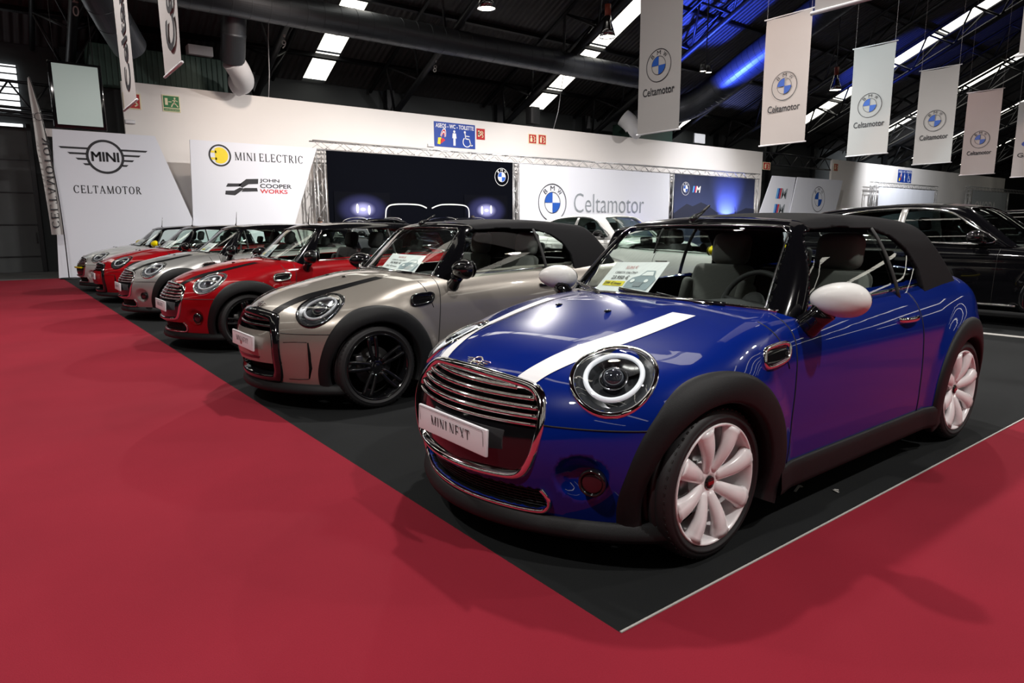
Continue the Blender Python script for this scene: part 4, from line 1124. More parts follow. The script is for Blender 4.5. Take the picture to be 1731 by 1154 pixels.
def make_suv(name, loc, rot, label, colour, group=None, rails=False, chrome='chrome'):
    R = thing(name, label, 'car', loc, rot, group)
    cpart('s_body', 'body_shell', M[colour], R, suv_body); cpart('s_shell', 'pillars_and_roof', M[colour], R, suv_shell)
    for s in (-1, 1):
        def wsurr():
            L = smooth_loop(S_WIN, 4); P = sside(L[:, 0], L[:, 1], s, gS); P[:, 1] += s * 0.004; b = MB(); b.tube(P, 0.014, 8, closed=True); return b
        cpart('s_surr%d' % s, 'window_trim', M[chrome], R, wsurr)
        def wn(x0, x1):
            A = []
            for u in np.linspace(0, 1, 12):
                for v in np.linspace(0, 1, 8):
                    z = 1.08 + 0.48 * v; lo, hi = lerp_poly(S_WIN, min(max(z, 1.107), 1.555)); a, b = max(lo - 0.02, x0), min(hi + 0.02, x1); a = min(a, b - 0.01); A.append((a + (b - a) * u, z))
            A = np.array(A); P = sside(A[:, 0], A[:, 1], s, gS); P[:, 1] -= s * 0.014; return gridVF(P.reshape(12, 8, 3))
        cpart('s_win%d' % s, 'front_door_window', M['dark_glass'], R, lambda: wn(1.5, 2.86)); cpart('s_qwin%d' % s, 'rear_door_window', M['dark_glass'], R, lambda: wn(2.94, 4.3))
        def bp():
            z = np.linspace(1.09, 1.56, 8); P = sside(2.90 + 0 * z, z, s, gS); P[:, 1] -= s * 0.004; b = MB(); b.tube(P, 0.05, 8, flat=(1.0, 0.2), up=(1, 0, 0)); return b
        cpart('s_bp%d' % s, 'door_pillar', M['silver'], R, bp)
        def gp():
            b = MB()
            for x in (1.62, 2.90, 3.85):
                z = np.linspace(0.32, 1.04, 18); b.tube(sside(x + 0 * z - 0.04 * (z - 0.6), z, s), 0.004, 5)
            x = np.linspace(1.5, 4.3, 20); b.tube(sside(x, 0.93 + 0.02 * (x - 1.5), s), 0.004, 5)
            return b
        cpart('s_gap%d' % s, 'panel_gaps', M['rubber_seal'], R, gp)
        def st():
            x = np.linspace(1.35, 3.30, 24); P = sside(x, 0.285, s); P[:, 1] += s * 0.012; b = MB(); b.tube(P, 0.018, 8, flat=(1, 0.6), up=(0, 0, 1)); return b
        cpart('s_sill%d' % s, 'sill_trim', M['chrome'], R, st)
        for xh in (2.55, 3.60):
            def hd():
                x = np.linspace(xh, xh + 0.24, 9); P = sside(x, 0.90, s); P[:, 1] += s * 0.035 * np.sin(np.linspace(0, PI, 9)) ** 0.5; b = MB(); b.tube(P, 0.013, 8); return b
            cpart('s_hd%d%s' % (s, xh), 'door_handle', M[colour], R, hd)
        def mr():
            b = MB(); b.sphere((1.86, s * 1.02, 1.17), (0.10, 0.13, 0.085), 20, 14); b.tube([(1.82, s * 0.86, 1.09), (1.83, s * 0.95, 1.12)], [0.05, 0.04], 10); return b
        cpart('s_mir%d' % s, 'wing_mirror', M['gloss_black'], R, mr)
        for xc in (SXF, SXR):
            def ar():
                th = np.radians(np.linspace(-20, 200, 50)); rows = []
                for r, o in [(0.39, -0.08), (0.392, 0.006), (0.42, 0.01), (0.445, 0.006), (0.447, -0.01)]:
                    x = xc + r * np.cos(th); z = np.maximum(SZW + r * np.sin(th), 0.22); P = sside(xc + max(r, 0.42) * np.cos(th), z, s); rows.append(np.stack([x, P[:, 1] + s * o, z], 1))
                return gridVF(np.array(rows))
            cpart('s_arch%d%s' % (s, xc), 'wheel_arch_trim', M['gloss_black'], R, ar)
            W = bpy.data.objects.new('wheel', None); link(W, R); W.location = (xc, s * 0.82, SZW); W.scale = (1.165,) * 3
            if s > 0: W.rotation_euler = (0, 0, PI)
            wheel_flat('black', W)
        if rails:
            def rl():
                b = MB(); x = np.linspace(2.3, 4.1, 16); z = s_roof(x) - 0.035 + 0.055 * np.sin(np.linspace(0, PI, 16)) ** 0.35; b.tube([(p, s * 0.60, q) for p, q in zip(x, z)], 0.017, 8); return b
            cpart('s_rail%d' % s, 'roof_rail', M['chrome'], R, rl)
        def hl():
            P = []
            for y, z in smooth_loop([(0.42, 0.76), (0.80, 0.80), (0.84, 0.72), (0.78, 0.68), (0.44, 0.69)], 4): P.append((s * y, z))
            P = np.array(P); Q = root(fS, np.stack([np.full(len(P), -0.4), P[:, 0], P[:, 1]], 1), (1, 0, 0), 0, 1.5); c = Q.mean(0); n = len(Q)
            V = [q + np.array([-0.008, 0, 0]) for q in Q] + [c + np.array([-0.03, s * 0.02, 0])]; return V, [(i, (i + 1) % n, n) for i in range(n)]
        cpart('s_hl%d' % s, 'headlight', M['reflector'], R, hl)
        def tl():
            P = []
            for y, z in smooth_loop([(0.38, 0.93), (0.84, 0.97), (0.86, 0.87), (0.40, 0.86)], 4): P.append((s * y, z))
            P = np.array(P); Q = root(fS, np.stack([np.full(len(P), 5.3), P[:, 0], P[:, 1]], 1), (-1, 0, 0), 0, 1.8); c = Q.mean(0); n = len(Q)
            V = [q + np.array([0.008, 0, 0]) for q in Q] + [c + np.array([0.03, s * 0.02, 0])]; return V, [(i, (i + 1) % n, n) for i in range(n)]
        cpart('s_tl%d' % s, 'tail_light', M['red_plastic'], R, tl)
        def kd():
            b = MB(); Q = []
            for y, z in smooth_loop([(0.03, 0.80), (0.30, 0.79), (0.34, 0.66), (0.30, 0.52), (0.05, 0.52)], 5): Q.append((s * y, z))
            Q = np.array(Q); P = root(fS, np.stack([np.full(len(Q), -0.4), Q[:, 0], Q[:, 1]], 1), (1, 0, 0), 0, 1.5); P[:, 0] -= 0.006; b.tube(P, 0.012, 6, closed=True)
            return b
        cpart('s_kd%d' % s, 'grille_frame', M['chrome'], R, kd)
    def gw(front):
        A = np.array([[((2 * u - 1) * (0.75 - 0.18 * v if front else 0.64 - 0.12 * v), (1.05 if front else 1.16) + (0.53 if front else 0.31) * v) for v in np.linspace(0, 1, 9)] for u in np.linspace(0, 1, 17)]).reshape(-1, 2)
        P = root(gS, np.stack([np.full(len(A), 0.9 if front else 5.0), A[:, 0], A[:, 1]], 1), (1 if front else -1, 0, 0), 0, 1.6); g = grad(gS, P); g /= np.linalg.norm(g, axis=1, keepdims=True); return gridVF((P - g * 0.014).reshape(17, 9, 3))
    cpart('s_wsc', 'windscreen', M['glass'], R, lambda: gw(True)); cpart('s_rw', 'rear_window', M['dark_glass'], R, lambda: gw(False))
    for k, y in enumerate((-0.40, 0.40)):
        def st():
            b = seat_mesh(); b.v = [(v[0] + 2.25, v[1] + y, v[2] + 0.16) for v in b.v]; b.box((2.72, y, 1.34), (0.10, 0.27, 0.19), Matrix.Rotation(0.2, 3, 'Y'), 0.045); return b
        cpart('s_seat%d' % k, 'seat', M['seat_dark'], R, st)
    cpart('s_dash', 'dashboard', M['interior'], R, lambda: MB().box((1.72, 0, 0.93), (0.40, 1.44, 0.22), None, 0.07))
    return R
# ------------------------------------------------------------------ the hall: floor, walls, roof
def plane(name, pts, m, kind='structure'):
    o = mesh_obj(name, pts, [tuple(range(len(pts)))], m, smooth=False); o['kind'] = kind; return o
def carpet_mat(name, col, var):
    m = mat(name, col, 0.95, spec=0.12); nt = m.node_tree; b = nt.nodes['Principled BSDF']; tc = nt.nodes.new('ShaderNodeTexCoord')
    n1 = nt.nodes.new('ShaderNodeTexNoise'); n1.inputs['Scale'].default_value = 260; n1.inputs['Detail'].default_value = 3
    n2 = nt.nodes.new('ShaderNodeTexNoise'); n2.inputs['Scale'].default_value = 1.1; n2.inputs['Detail'].default_value = 5
    mx = nt.nodes.new('ShaderNodeMath'); mx.operation = 'ADD'; mr = nt.nodes.new('ShaderNodeMapRange')
    mr.inputs[1].default_value = 0.6; mr.inputs[2].default_value = 1.4; mr.inputs[3].default_value = 1 - var; mr.inputs[4].default_value = 1 + var
    mm = nt.nodes.new('ShaderNodeMix'); mm.data_type = 'RGBA'; mm.blend_type = 'MULTIPLY'; mm.inputs[0].default_value = 1; mm.inputs[6].default_value = (*col, 1)
    for n in (n1, n2): nt.links.new(tc.outputs['Object'], n.inputs['Vector'])
    nt.links.new(n1.outputs['Fac'], mx.inputs[0]); nt.links.new(n2.outputs['Fac'], mx.inputs[1]); nt.links.new(mx.outputs[0], mr.inputs[0]); nt.links.new(mr.outputs[0], mm.inputs[7]); nt.links.new(mm.outputs[2], b.inputs['Base Color'])
    bp = nt.nodes.new('ShaderNodeBump'); bp.inputs['Strength'].default_value = 0.35; bp.inputs['Distance'].default_value = 0.004
    nt.links.new(n1.outputs['Fac'], bp.inputs['Height']); nt.links.new(bp.outputs['Normal'], b.inputs['Normal']); return m
M['red_carpet'] = carpet_mat('red_carpet', (0.195, 0.0115, 0.0225), 0.16)
M['black_carpet'] = carpet_mat('black_carpet', (0.0115, 0.0125, 0.013), 0.35)
M['concrete'] = mat('grey_concrete', (0.10, 0.10, 0.10), 0.7, noise=(1.5, 0.25))
M['wall_white'] = mat('white_partition', (0.74, 0.71, 0.69), 0.8, noise=(0.6, 0.04))
M['back_wall'] = mat('grey_hall_wall', (0.035, 0.04, 0.042), 0.8, noise=(0.5, 0.3))
M['white_tape'] = mat('white_floor_tape', (0.40, 0.39, 0.37), 0.7)
M['steel'] = mat('dark_roof_steel', (0.012, 0.013, 0.016), 0.45, 0.3)
M['alu'] = mat('aluminium_truss', (0.62, 0.62, 0.63), 0.35, 0.75)
M['duct'] = mat('galvanised_duct', (0.085, 0.092, 0.104), 0.42, 0.75)
M['green_panel'] = mat('green_sheet_panel', (0.02, 0.05, 0.038), 0.6)
M['skylight'] = mat('skylight_sheet', (0.8, 0.8, 0.75), 0.6, emit=(1.0, 0.96, 0.84), estr=2.6)
M['door_grey'] = mat('grey_roller_door', (0.06, 0.065, 0.068), 0.6, noise=(2, 0.2))
def corrugated(name, col, axis, scale):
    m = mat(name, col, 0.65, 0.2); nt = m.node_tree; b = nt.nodes['Principled BSDF']; tc = nt.nodes.new('ShaderNodeTexCoord'); w = nt.nodes.new('ShaderNodeTexWave')
    w.bands_direction = axis; w.inputs['Scale'].default_value = scale; bp = nt.nodes.new('ShaderNodeBump'); bp.inputs['Strength'].default_value = 1.0; bp.inputs['Distance'].default_value = 0.06
    nt.links.new(tc.outputs['Object'], w.inputs['Vector']); nt.links.new(w.outputs['Fac'], bp.inputs['Height']); nt.links.new(bp.outputs['Normal'], b.inputs['Normal']); return m
M['roof_sheet'] = corrugated('corrugated_roof', (0.060, 0.058, 0.060), 'X', 1.3)

plane('floor', [(-45, -40, -0.012), (110, -40, -0.012), (110, 34, -0.012), (-45, 34, -0.012)], M['concrete'])
o = mesh_obj('carpet', [(-40, -36, -0.004), (40, -36, -0.004), (40, 0, -0.004), (0, 0, -0.004), (0, 21.15, -0.004), (-40, 21.15, -0.004)], [(0, 1, 2, 3, 4, 5)], M['red_carpet'], smooth=False)
tag(o, 'red exhibition carpet of the aisle around the black stand', 'carpet')
o = mesh_obj('carpet', [(0, 0, -0.004), (40, 0, -0.004), (40, 22.4, -0.004), (0, 22.4, -0.004)], [(0, 1, 2, 3)], M['black_carpet'], smooth=False)
tag(o, 'black carpet of the stand under the parked cars', 'carpet')
b = MB(); b.box((5.2, 0.002, -0.001), (10.4, 0.008, 0.004)); o = b.build('carpet_edge_strip', M['white_tape']); tag(o, 'thin pale edge strip between red and black carpet beside the blue car', 'edge strip')
b = MB(); b.box((8.12, 3.0, -0.001), (0.13, 6.4, 0.004), Matrix.Rotation(0.0, 3, 'Z')); o = b.build('floor_line', M['white_tape']); tag(o, 'white floor line on the dark floor beside the black sport utility car', 'floor line')
rs = random.Random(3)
for sx, sy, sl, sr in ((1.62, 0.30, 0.10, 0.3), (1.74, 0.16, 0.035, 1.2), (1.5, 0.36, 0.03, 2.0)):
    b = MB(); b.box((0, 0, 0.002), (sl, 0.012, 0.003), Matrix.Rotation(sr, 3, 'Z')); b.box((sl * 0.4, 0.004, 0.003), (0.02, 0.014, 0.004), Matrix.Rotation(sr + 0.8, 3, 'Z'))
    o = b.build('paper_scrap', M['white_tape']); o.location = (sx, sy, -0.002); tag(o, {0.10: 'longest pale paper scrap on the black carpet behind the white front wheel', 0.035: 'small pale scrap on the black carpet nearest the red carpet edge', 0.03: 'tiny pale scrap on the black carpet closest to the front wheel'}[sl], 'scrap')
# roof: two slopes, ridge over the middle aisle
EV, EZ, SL, RV = 25.3, 7.0, 0.48, -4.0
def rz(v): return EZ + SL * (EV - v) if v >= RV else EZ + SL * (EV - RV) - SL * (RV - v)
U0, U1, VB = -40.0, 108.0, -33.3
STRIPS = [(-24.4, 0.9), (-13.2, 0.9), (-2.0, 0.9), (9.25, 0.92), (20.5, 0.95), (31.7, 1.1), (41.6, 1.25), (52.4, 1.25), (63.5, 1.2), (74.6, 1.2)]
def roof_panel(v0, v1):
    segs = sorted([(u - w / 2, u + w / 2) for u, w in STRIPS if w > 0]); us = [U0]
    for a, b_ in segs: us += [a, b_]
    us.append(U1); V = []; F = []
    for i in range(0, len(us), 2):
        k = len(V); V += [(us[i], v0, rz(v0)), (us[i + 1], v0, rz(v0)), (us[i + 1], v1, rz(v1)), (us[i], v1, rz(v1))]; F.append((k, k + 1, k + 2, k + 3))
    return V, F
V, F = roof_panel(EV, 2.0); k = len(V); V += [(U0, 2.0, rz(2.0)), (U1, 2.0, rz(2.0)), (U1, RV, rz(RV)), (U0, RV, rz(RV))]; F.append((k, k + 1, k + 2, k + 3)); struct(mesh_obj('ceiling', V, F, M['roof_sheet'], smooth=False))
V, F = roof_panel(-14.0, VB); k = len(V); V += [(U0, RV, rz(RV)), (U1, RV, rz(RV)), (U1, -14.0, rz(-14.0)), (U0, -14.0, rz(-14.0))]; F.append((k, k + 1, k + 2, k + 3)); struct(mesh_obj('ceiling', V, F, M['roof_sheet'], smooth=False))
n_w = 0
PITCH = 1.42                                        # purlin spacing along the slope (plan)
for u, w in STRIPS:
    if w <= 0: continue
    b = MB()
    for side in (0, 1):
        v = EV - 0.15 if side == 0 else -14.0; end = 2.0 if side == 0 else VB + 0.2; k = 0
        while v - PITCH * 2 > end:
            a, c = v, v - (PITCH * 1.0 if k == 0 else PITCH * 2 - 0.10)
            b.add([(u - w / 2, a, rz(a) + 0.01), (u + w / 2, a, rz(a) + 0.01), (u + w / 2, c, rz(c) + 0.01), (u - w / 2, c, rz(c) + 0.01)], [(0, 1, 2, 3)], False); v = c - 0.10; k += 1
    n_w += 1; struct(b.build('window_%d' % n_w, M['skylight']))
struct(mesh_obj('wall_back', [(U0, EV + 0.1, 0), (U1, EV + 0.1, 0), (U1, EV + 0.1, EZ + 0.1), (U0, EV + 0.1, EZ + 0.1)], [(0, 1, 2, 3)], M['back_wall']))
struct(mesh_obj('wall_front', [(U0, VB, 0), (U1, VB, 0), (U1, VB, EZ + 0.1), (U0, VB, EZ + 0.1)], [(3, 2, 1, 0)], M['back_wall']))
for nm, x in (('wall_left', U0), ('wall_right', U1)):
    struct(mesh_obj(nm, [(x, VB, 0), (x, EV, 0), (x, EV, EZ), (x, RV, rz(RV)), (x, VB, EZ)], [(0, 1, 2, 3, 4)], M['back_wall'], smooth=False))
# purlins
for k in range(1, 20):
    v = EV - 0.1 - PITCH * (2 * k - 1)
    if v < RV: break
    b = MB(); b.box(((U0 + U1) / 2, v, rz(v) - 0.10), (U1 - U0, 0.10, 0.18), Matrix.Rotation(-math.atan(SL), 3, 'X')); o = b.build('purlin', M['steel']); o['kind'] = 'structure'
# roof trusses: one thick lower chord, two upper chords, zigzag webs
TR_U = [6.74 + 5.7 * k for k in range(-4, 14)]
def truss_mesh():
    low, up1, up2, web, web2 = MB(), MB(), MB(), MB(), MB(); n = 14; vs = np.linspace(24.6, RV, n + 1); dz = 1.32
    low.tube([(0, 25.1, rz(25.1) - 1.55)] + [(0, v, rz(v) - dz) for v in vs], 0.13, 6)
    for s, bb in ((-1, up1), (1, up2)): bb.tube([(s * 0.85, v, rz(v) - 0.24) for v in np.linspace(25.1, RV, 8)], 0.075, 6)
    for i in range(n):
        a, c = vs[i], vs[i + 1]; m = (a + c) / 2
        for s, bb in ((-1, web), (1, web2)):
            bb.bar((0, a, rz(a) - dz), (s * 0.85, m, rz(m) - 0.24), 0.05); bb.bar((s * 0.85, m, rz(m) - 0.24), (0, c, rz(c) - dz), 0.05)
        web.bar((-0.85, m, rz(m) - 0.24), (0.85, m, rz(m) - 0.24), 0.03)
    return low, up1, up2, web, web2
tm = None; tparts = []
for i, u in enumerate(TR_U):
    where = 'dark steel roof truss' ; T = thing('roof_truss', 'dark lattice roof truss rising from the back wall to the ridge', 'roof truss', (u, 0, 0), 0, 'roof trusses in a row under the sheet roof')
    if not tparts:
        for nm, mb in zip(('lower_chord', 'upper_chord', 'upper_chord', 'web', 'web'), truss_mesh()): tparts.append(mb.build(nm, M['steel'], T))
    else:
        for p in tparts:
            c = p.copy(); COL.objects.link(c); c.parent = T
    if i in (3, 4, 5):
        b = MB(); t4 = basis((0, 21.45, rz(21.45) - 1.42), (1, 0, 0), (0, -0.35, 0.94)) @ Matrix.Translation((0, 0, 0.16))
        for ch, y in zip({3: '20', 4: '19', 5: '18'}[i], (0.17, -0.17)):
            Vt, Ft = text_mesh(ch, 1.0); Vt = fit(Vt, 0.15 if ch != '1' else 0.06, 0.26); Vt[:, 1] += y; b.add(*place_text(Vt, Ft, t4), False)
        part(b.build('painted_number', M['white_tape'], T), 'white painted number on the lower chord')
# partition wall with its return
def slab(name, a, b_, z0, z1, v, th, m):
    mb = MB(); mb.box(((a + b_) / 2, v + th / 2, (z0 + z1) / 2), (b_ - a, th, z1 - z0)); o = mb.build(name, m); return struct(o)
slab('wall_partition', 2.13, 36.15, 0, 5.72, 22.5, 0.14, M['wall_white'])
slab('wall_partition', 44.5, 78.2, 0, 5.76, 22.5, 0.14, M['wall_white'])
slab('wall_lintel', 0.0, 2.13, 3.98, 4.2, 22.6, 0.1, M['wall_white'])
# ------------------------------------------------------------------ signs, banners, boards
M['board_white'] = mat('white_board', (0.70, 0.72, 0.79), 0.6)
M['board_edge'] = mat('board_edge', (0.6, 0.6, 0.62), 0.6)
M['cloth'] = mat('pale_banner_cloth', (0.43, 0.42, 0.41), 0.9, bump=(300, 0.2))
M['sign_blue'] = mat('sign_blue', (0.006, 0.045, 0.30), 0.5); M['logo_blue'] = mat('emblem_blue', (0.01, 0.085, 0.42), 0.5)
M['sign_red'] = mat('sign_red', (0.42, 0.012, 0.015), 0.5); M['sign_green'] = mat('sign_green', (0.005, 0.16, 0.04), 0.5); M['sign_cream'] = mat('sign_cream', (0.75, 0.68, 0.45), 0.5)
M['white_print'] = mat('white_print', (0.8, 0.8, 0.8), 0.6); M['navy_print'] = mat('navy_print', (0.0016, 0.002, 0.004), 0.8, spec=0.03)
M['gold'] = mat('gold_print', (0.80, 0.62, 0.02), 0.6); M['red_print'] = mat('red_print', (0.55, 0.02, 0.03), 0.6); M['orange_print'] = mat('orange_print', (0.75, 0.18, 0.04), 0.6); M['lightblue_print'] = mat('light_blue_print', (0.12, 0.40, 0.78), 0.6)
FU = lambda x, y, z: basis((x, y, z), (1, 0, 0), (0, 0, 1))          # faces the camera along -y
FV = lambda x, y, z: basis((x, y, z), (0, -1, 0), (0, 0, 1))         # faces along -x
def ringv(r0, r1, a0=0.0, a1=2 * PI, n=48, c=(0, 0), z=0.0):
    V = []; F = []
    for i in range(n + 1):
        a = a0 + (a1 - a0) * i / n; V += [(c[0] + r0 * math.cos(a), c[1] + r0 * math.sin(a), z), (c[0] + r1 * math.cos(a), c[1] + r1 * math.sin(a), z)]
    for i in range(n): F.append((2 * i, 2 * i + 1, 2 * i + 3, 2 * i + 2))
    return V, F
class Flat:
    """flat print laid on a board: collects shapes in the board's own plane"""
    def __init__(s, M4, lift=0.004): s.M = M4; s.b = MB(); s.l = lift
    def add(s, V, F): s.b.add([tuple(s.M @ Vector((p[0], p[1], s.l))) for p in V], F, False); return s
    def poly(s, P): return s.add(P, [tuple(range(len(P)))])
    def rect(s, x0, y0, x1, y1): return s.poly([(x0, y0), (x1, y0), (x1, y1), (x0, y1)])
    def ring(s, *a, **k): V, F = ringv(*a, **k); return s.add(V, F)
    def disc(s, r, c=(0, 0), n=36): return s.poly([(c[0] + r * math.cos(2 * PI * i / n), c[1] + r * math.sin(2 * PI * i / n)) for i in range(n)])
    def text(s, t, c, w, h=None, bold=0.0, rot=0.0, mirror=False, serif=False, shear=0.0, flip=False):
        V, F = serif_text(t) if serif else text_mesh(t, 1.0, bold)
        V = fit(V, w, h); V = V * np.array([-1 if mirror else 1, -1 if flip else 1, 1]); V[:, 0] += shear * V[:, 1]; ca, sa = math.cos(rot), math.sin(rot)
        W = np.stack([V[:, 0] * ca - V[:, 1] * sa + c[0], V[:, 0] * sa + V[:, 1] * ca + c[1], V[:, 2]], 1); return s.add(W, F)
    def build(s, name, m, parent): return s.b.build(name, m, parent)
def roundel(M4, c, r, parent, ink='ink', bm_ring=True, lift=0.004, white=False):
    T = M4 @ Matrix.Translation((c[0], c[1], 0))
    if white: Flat(T, lift).disc(r * 0.56).build('emblem_field', M['white_print'], parent)
    f = Flat(T, lift + 0.002); f.ring(r * 0.955, r); f.ring(r * 0.535, r * 0.565)
    for ch, a in (('B', 2.28), ('M', PI / 2), ('W', 0.86)):
        f.text(ch, (0.76 * r * math.cos(a), 0.76 * r * math.sin(a)), r * (0.22 if ch == 'B' else 0.30), r * 0.25, rot=a - PI / 2)
    f.build('emblem_outline', M[ink], parent)
    g = Flat(T, lift + 0.003); g.poly([(0, 0)] + [(0.535 * r * math.cos(a), 0.535 * r * math.sin(a)) for a in np.linspace(PI / 2, PI, 14)]); g.poly([(0, 0)] + [(0.535 * r * math.cos(a), 0.535 * r * math.sin(a)) for a in np.linspace(-PI / 2, 0, 14)])
    g.build('emblem_quarters', M['logo_blue'], parent)
def board(name, label, cat, pts, M4, m, th=0.05, group=None):
    """upright panel; pts in its own plane, front face towards the viewer"""
    T = thing(name, label, cat, M4.to_translation(), 0, group); L = Matrix.Translation(-M4.to_translation()) @ M4
    b = MB(); b.prism(pts, -th, L); o = b.build('panel', m, T); return T, L

# winged emblem and lettering on the leaning white panels
T, L = board('display_panel', 'white slanted panel with black winged round emblem beside the left flag', 'display panel', [(-0.07, 0), (4.08, 0), (2.68, 4.03), (0.17, 4.03)], FU(0, 21.2, 0), M['board_white'])
f = Flat(L); c = (1.36, 3.36); f.ring(0.405, 0.47, c=c)
[f.text('MINI', (c[0] + dx, c[1]), 0.66, 0.265) for dx in (-0.012, 0.012)]
for k, (l, y) in enumerate(((1.09, 0.205), (0.90, 0.06), (0.72, -0.085), (0.56, -0.225))):
    for s in (-1, 1):
        y0, y1 = y - 0.026, y + 0.026; xi = math.sqrt(max(0.47 ** 2 - y * y, 0)) - 0.01
        f.poly([(c[0] + s * xi, c[1] + y0), (c[0] + s * (l - 0.05), c[1] + y0), (c[0] + s * l, c[1] + y1), (c[0] + s * xi, c[1] + y1)][::s])
f.text('CELTAMOTOR', (1.35, 2.445), 1.68, 0.225, serif=True); f.build('lettering', M['ink'], T)
T, L = board('display_panel', 'white slanted panel with yellow plug emblem, fourth board side right of winged emblem', 'display panel', [(3.5, 0), (6.2, 0), (7.64, 4.01), (3.65, 4.01)], FU(0, 21.3, 0), M['board_white'])
T['label'] = 'white slanted panel with round yellow plug emblem and chequered flag'
f = Flat(L); c = (4.49, 3.59); f.ring(0.285, 0.335, c=c); f.text('MINI ELECTRIC', (6.03, 3.595), 2.2, 0.265, serif=True)
# two waving bars
for pts in ([(4.60, 2.64), (5.02, 2.66), (5.10, 2.755), (4.66, 2.745)], [(4.98, 2.70), (5.24, 2.90), (5.62, 2.92), (5.60, 2.76), (5.30, 2.74), (5.10, 2.62)], [(4.56, 2.40), (4.86, 2.38), (5.16, 2.60), (5.02, 2.63), (4.84, 2.53), (4.58, 2.52)], [(5.06, 2.50), (5.58, 2.52), (5.56, 2.63), (5.16, 2.62)]): f.poly(pts)
f.text('JOHN', (5.98, 2.86), 0.64, 0.135, bold=0.02); f.text('COOPER', (6.18, 2.70), 1.04, 0.135, bold=0.02); f.build('lettering', M['ink'], T)
Flat(L).text('WORKS', (6.10, 2.53), 0.90, 0.135, bold=0.02).build('red_lettering', M['red_print'], T)
g = Flat(L, 0.004); g.poly([(c[0] + 0.245 * math.cos(a) + 0.0, c[1] + 0.245 * math.sin(a)) for a in np.linspace(-2.2, 2.2, 28)]); g.rect(c[0] - 0.27, c[1] + 0.07, c[0] - 0.1, c[1] + 0.14); g.rect(c[0] - 0.27, c[1] - 0.14, c[0] - 0.1, c[1] - 0.07); g.build('plug_emblem', M['gold'], T)

# the long truss goalposts with three printed cloths
def goalpost(label, u0, u1, posts, z, v, w=0.29, group=None):
    T = thing('truss_frame', label, 'truss', ((u0 + u1) / 2, v, 0), 0, group); O = Vector(T.location)
    def beam(a, b_, name):
        a, b_ = Vector(a) - O, Vector(b_) - O; d = (b_ - a); n = max(3, int(d.length / 0.42)); d.normalize(); p = Vector((0, 1, 0)); q = d.cross(p).normalized(); ch = MB(); wb = MB()
        C4 = [(p * sx + q * sy) * (w / 2) for sx, sy in ((-1, -1), (1, -1), (1, 1), (-1, 1))]
        for k in C4: ch.bar(a + k, b_ + k, 0.026)
        L_ = (b_ - a).length
        for i in range(n):
            s0, s1 = L_ * i / n, L_ * (i + 1) / n
            for j in range(4):
                k0, k1 = C4[j], C4[(j + 1) % 4]
                if i % 2: k0, k1 = k1, k0
                wb.bar(a + d * s0 + k0, a + d * s1 + k1, 0.011, 4)
        o = ch.build(name, M['alu'], T); wb.build('lacing', M['alu'], o)
    beam((u0, v, z), (u1, v, z), 'top_beam')
    for p in posts: beam((p, v, 0.0), (p, v, z - w / 2 - 0.03), 'post')
    for p in posts: MB().box(Vector((p, v, 0.008)) - O, (0.5, 0.5, 0.012)).build('base_plate', M['alu'], T)
    return T
goalpost('long aluminium truss frame round the three cloth backdrops', 7.66, 34.7, (7.92, 16.53, 26.75, 34.48), 4.17, 21.85)
def backdrop(label, u0, u1, m, z0=0.25, z1=4.0, v=21.68):
    T = thing('backdrop_cloth', label, 'backdrop', ((u0 + u1) / 2, v, 0)); w = (u1 - u0) / 2; rs_ = random.Random(int(u0 * 10)); V = []; nx, nz = 40, 16
    P = np.zeros((nx, nz, 3))
    for i in range(nx):
        for j in range(nz):
            x = -w + 2 * w * i / (nx - 1); z = z0 + (z1 - z0) * j / (nz - 1); P[i, j] = (x, 0.006 * math.sin(x * 3 + z) + 0.012 * (j / nz) ** 3 * math.sin(x * 7), z)
    o = grid_obj('cloth', P, m, T); fl = FU(0, -0.02, 0)
    ty = MB()
    for i in range(int(2 * w / 0.7) + 1): x = -w + 0.05 + i * 0.7; ty.bar((x, 0, z1 - 0.02), (x, 0.08, z1 + 0.09), 0.012, 4)
    ty.build('ties', M['matt_black'], T)
    return T, fl
T, L = backdrop('dark navy cloth backdrop with glowing headlights and two white grille outlines', 8.12, 16.34, M['navy_print'])
X = lambda u: u - (8.12 + 16.34) / 2
f = Flat(L)
def outline(pts, w):
    P = smooth_path([(X(a), b_) for a, b_ in pts], 6)
    for i in range(len(P) - 1):
        a, b_ = P[i], P[i + 1]; d = (b_ - a) / np.linalg.norm(b_ - a); n = np.array([-d[1], d[0]]) * w / 2; f.poly([tuple(a - n), tuple(b_ - n), tuple(b_ + n), tuple(a + n)])
outline([(10.28, 1.1), (10.32, 1.72), (10.40, 2.08), (10.75, 2.20), (11.7, 2.20), (12.10, 2.08)], 0.045)
f.build('grille_outline', M['white_print'], T); f = Flat(L)
outline([(14.10, 1.1), (14.08, 1.72), (14.03, 2.10), (13.70, 2.22), (12.8, 2.22), (12.33, 2.08)], 0.045); f.build('grille_outline', M['white_print'], T)
gl = bpy.data.materials.new('headlight_glow_print'); gl.use_nodes = True; nt = gl.node_tree; bs = nt.nodes['Principled BSDF']; bs.inputs['Roughness'].default_value = 0.8; bs.inputs['Specular IOR Level'].default_value = 0.05; tc = nt.nodes.new('ShaderNodeTexCoord'); gr = nt.nodes.new('ShaderNodeTexGradient'); gr.gradient_type = 'SPHERICAL'; mp = nt.nodes.new('ShaderNodeMapping'); mp.inputs['Location'].default_value = (-1, -1, 0); mp.inputs['Scale'].default_value = (2, 2, 1)
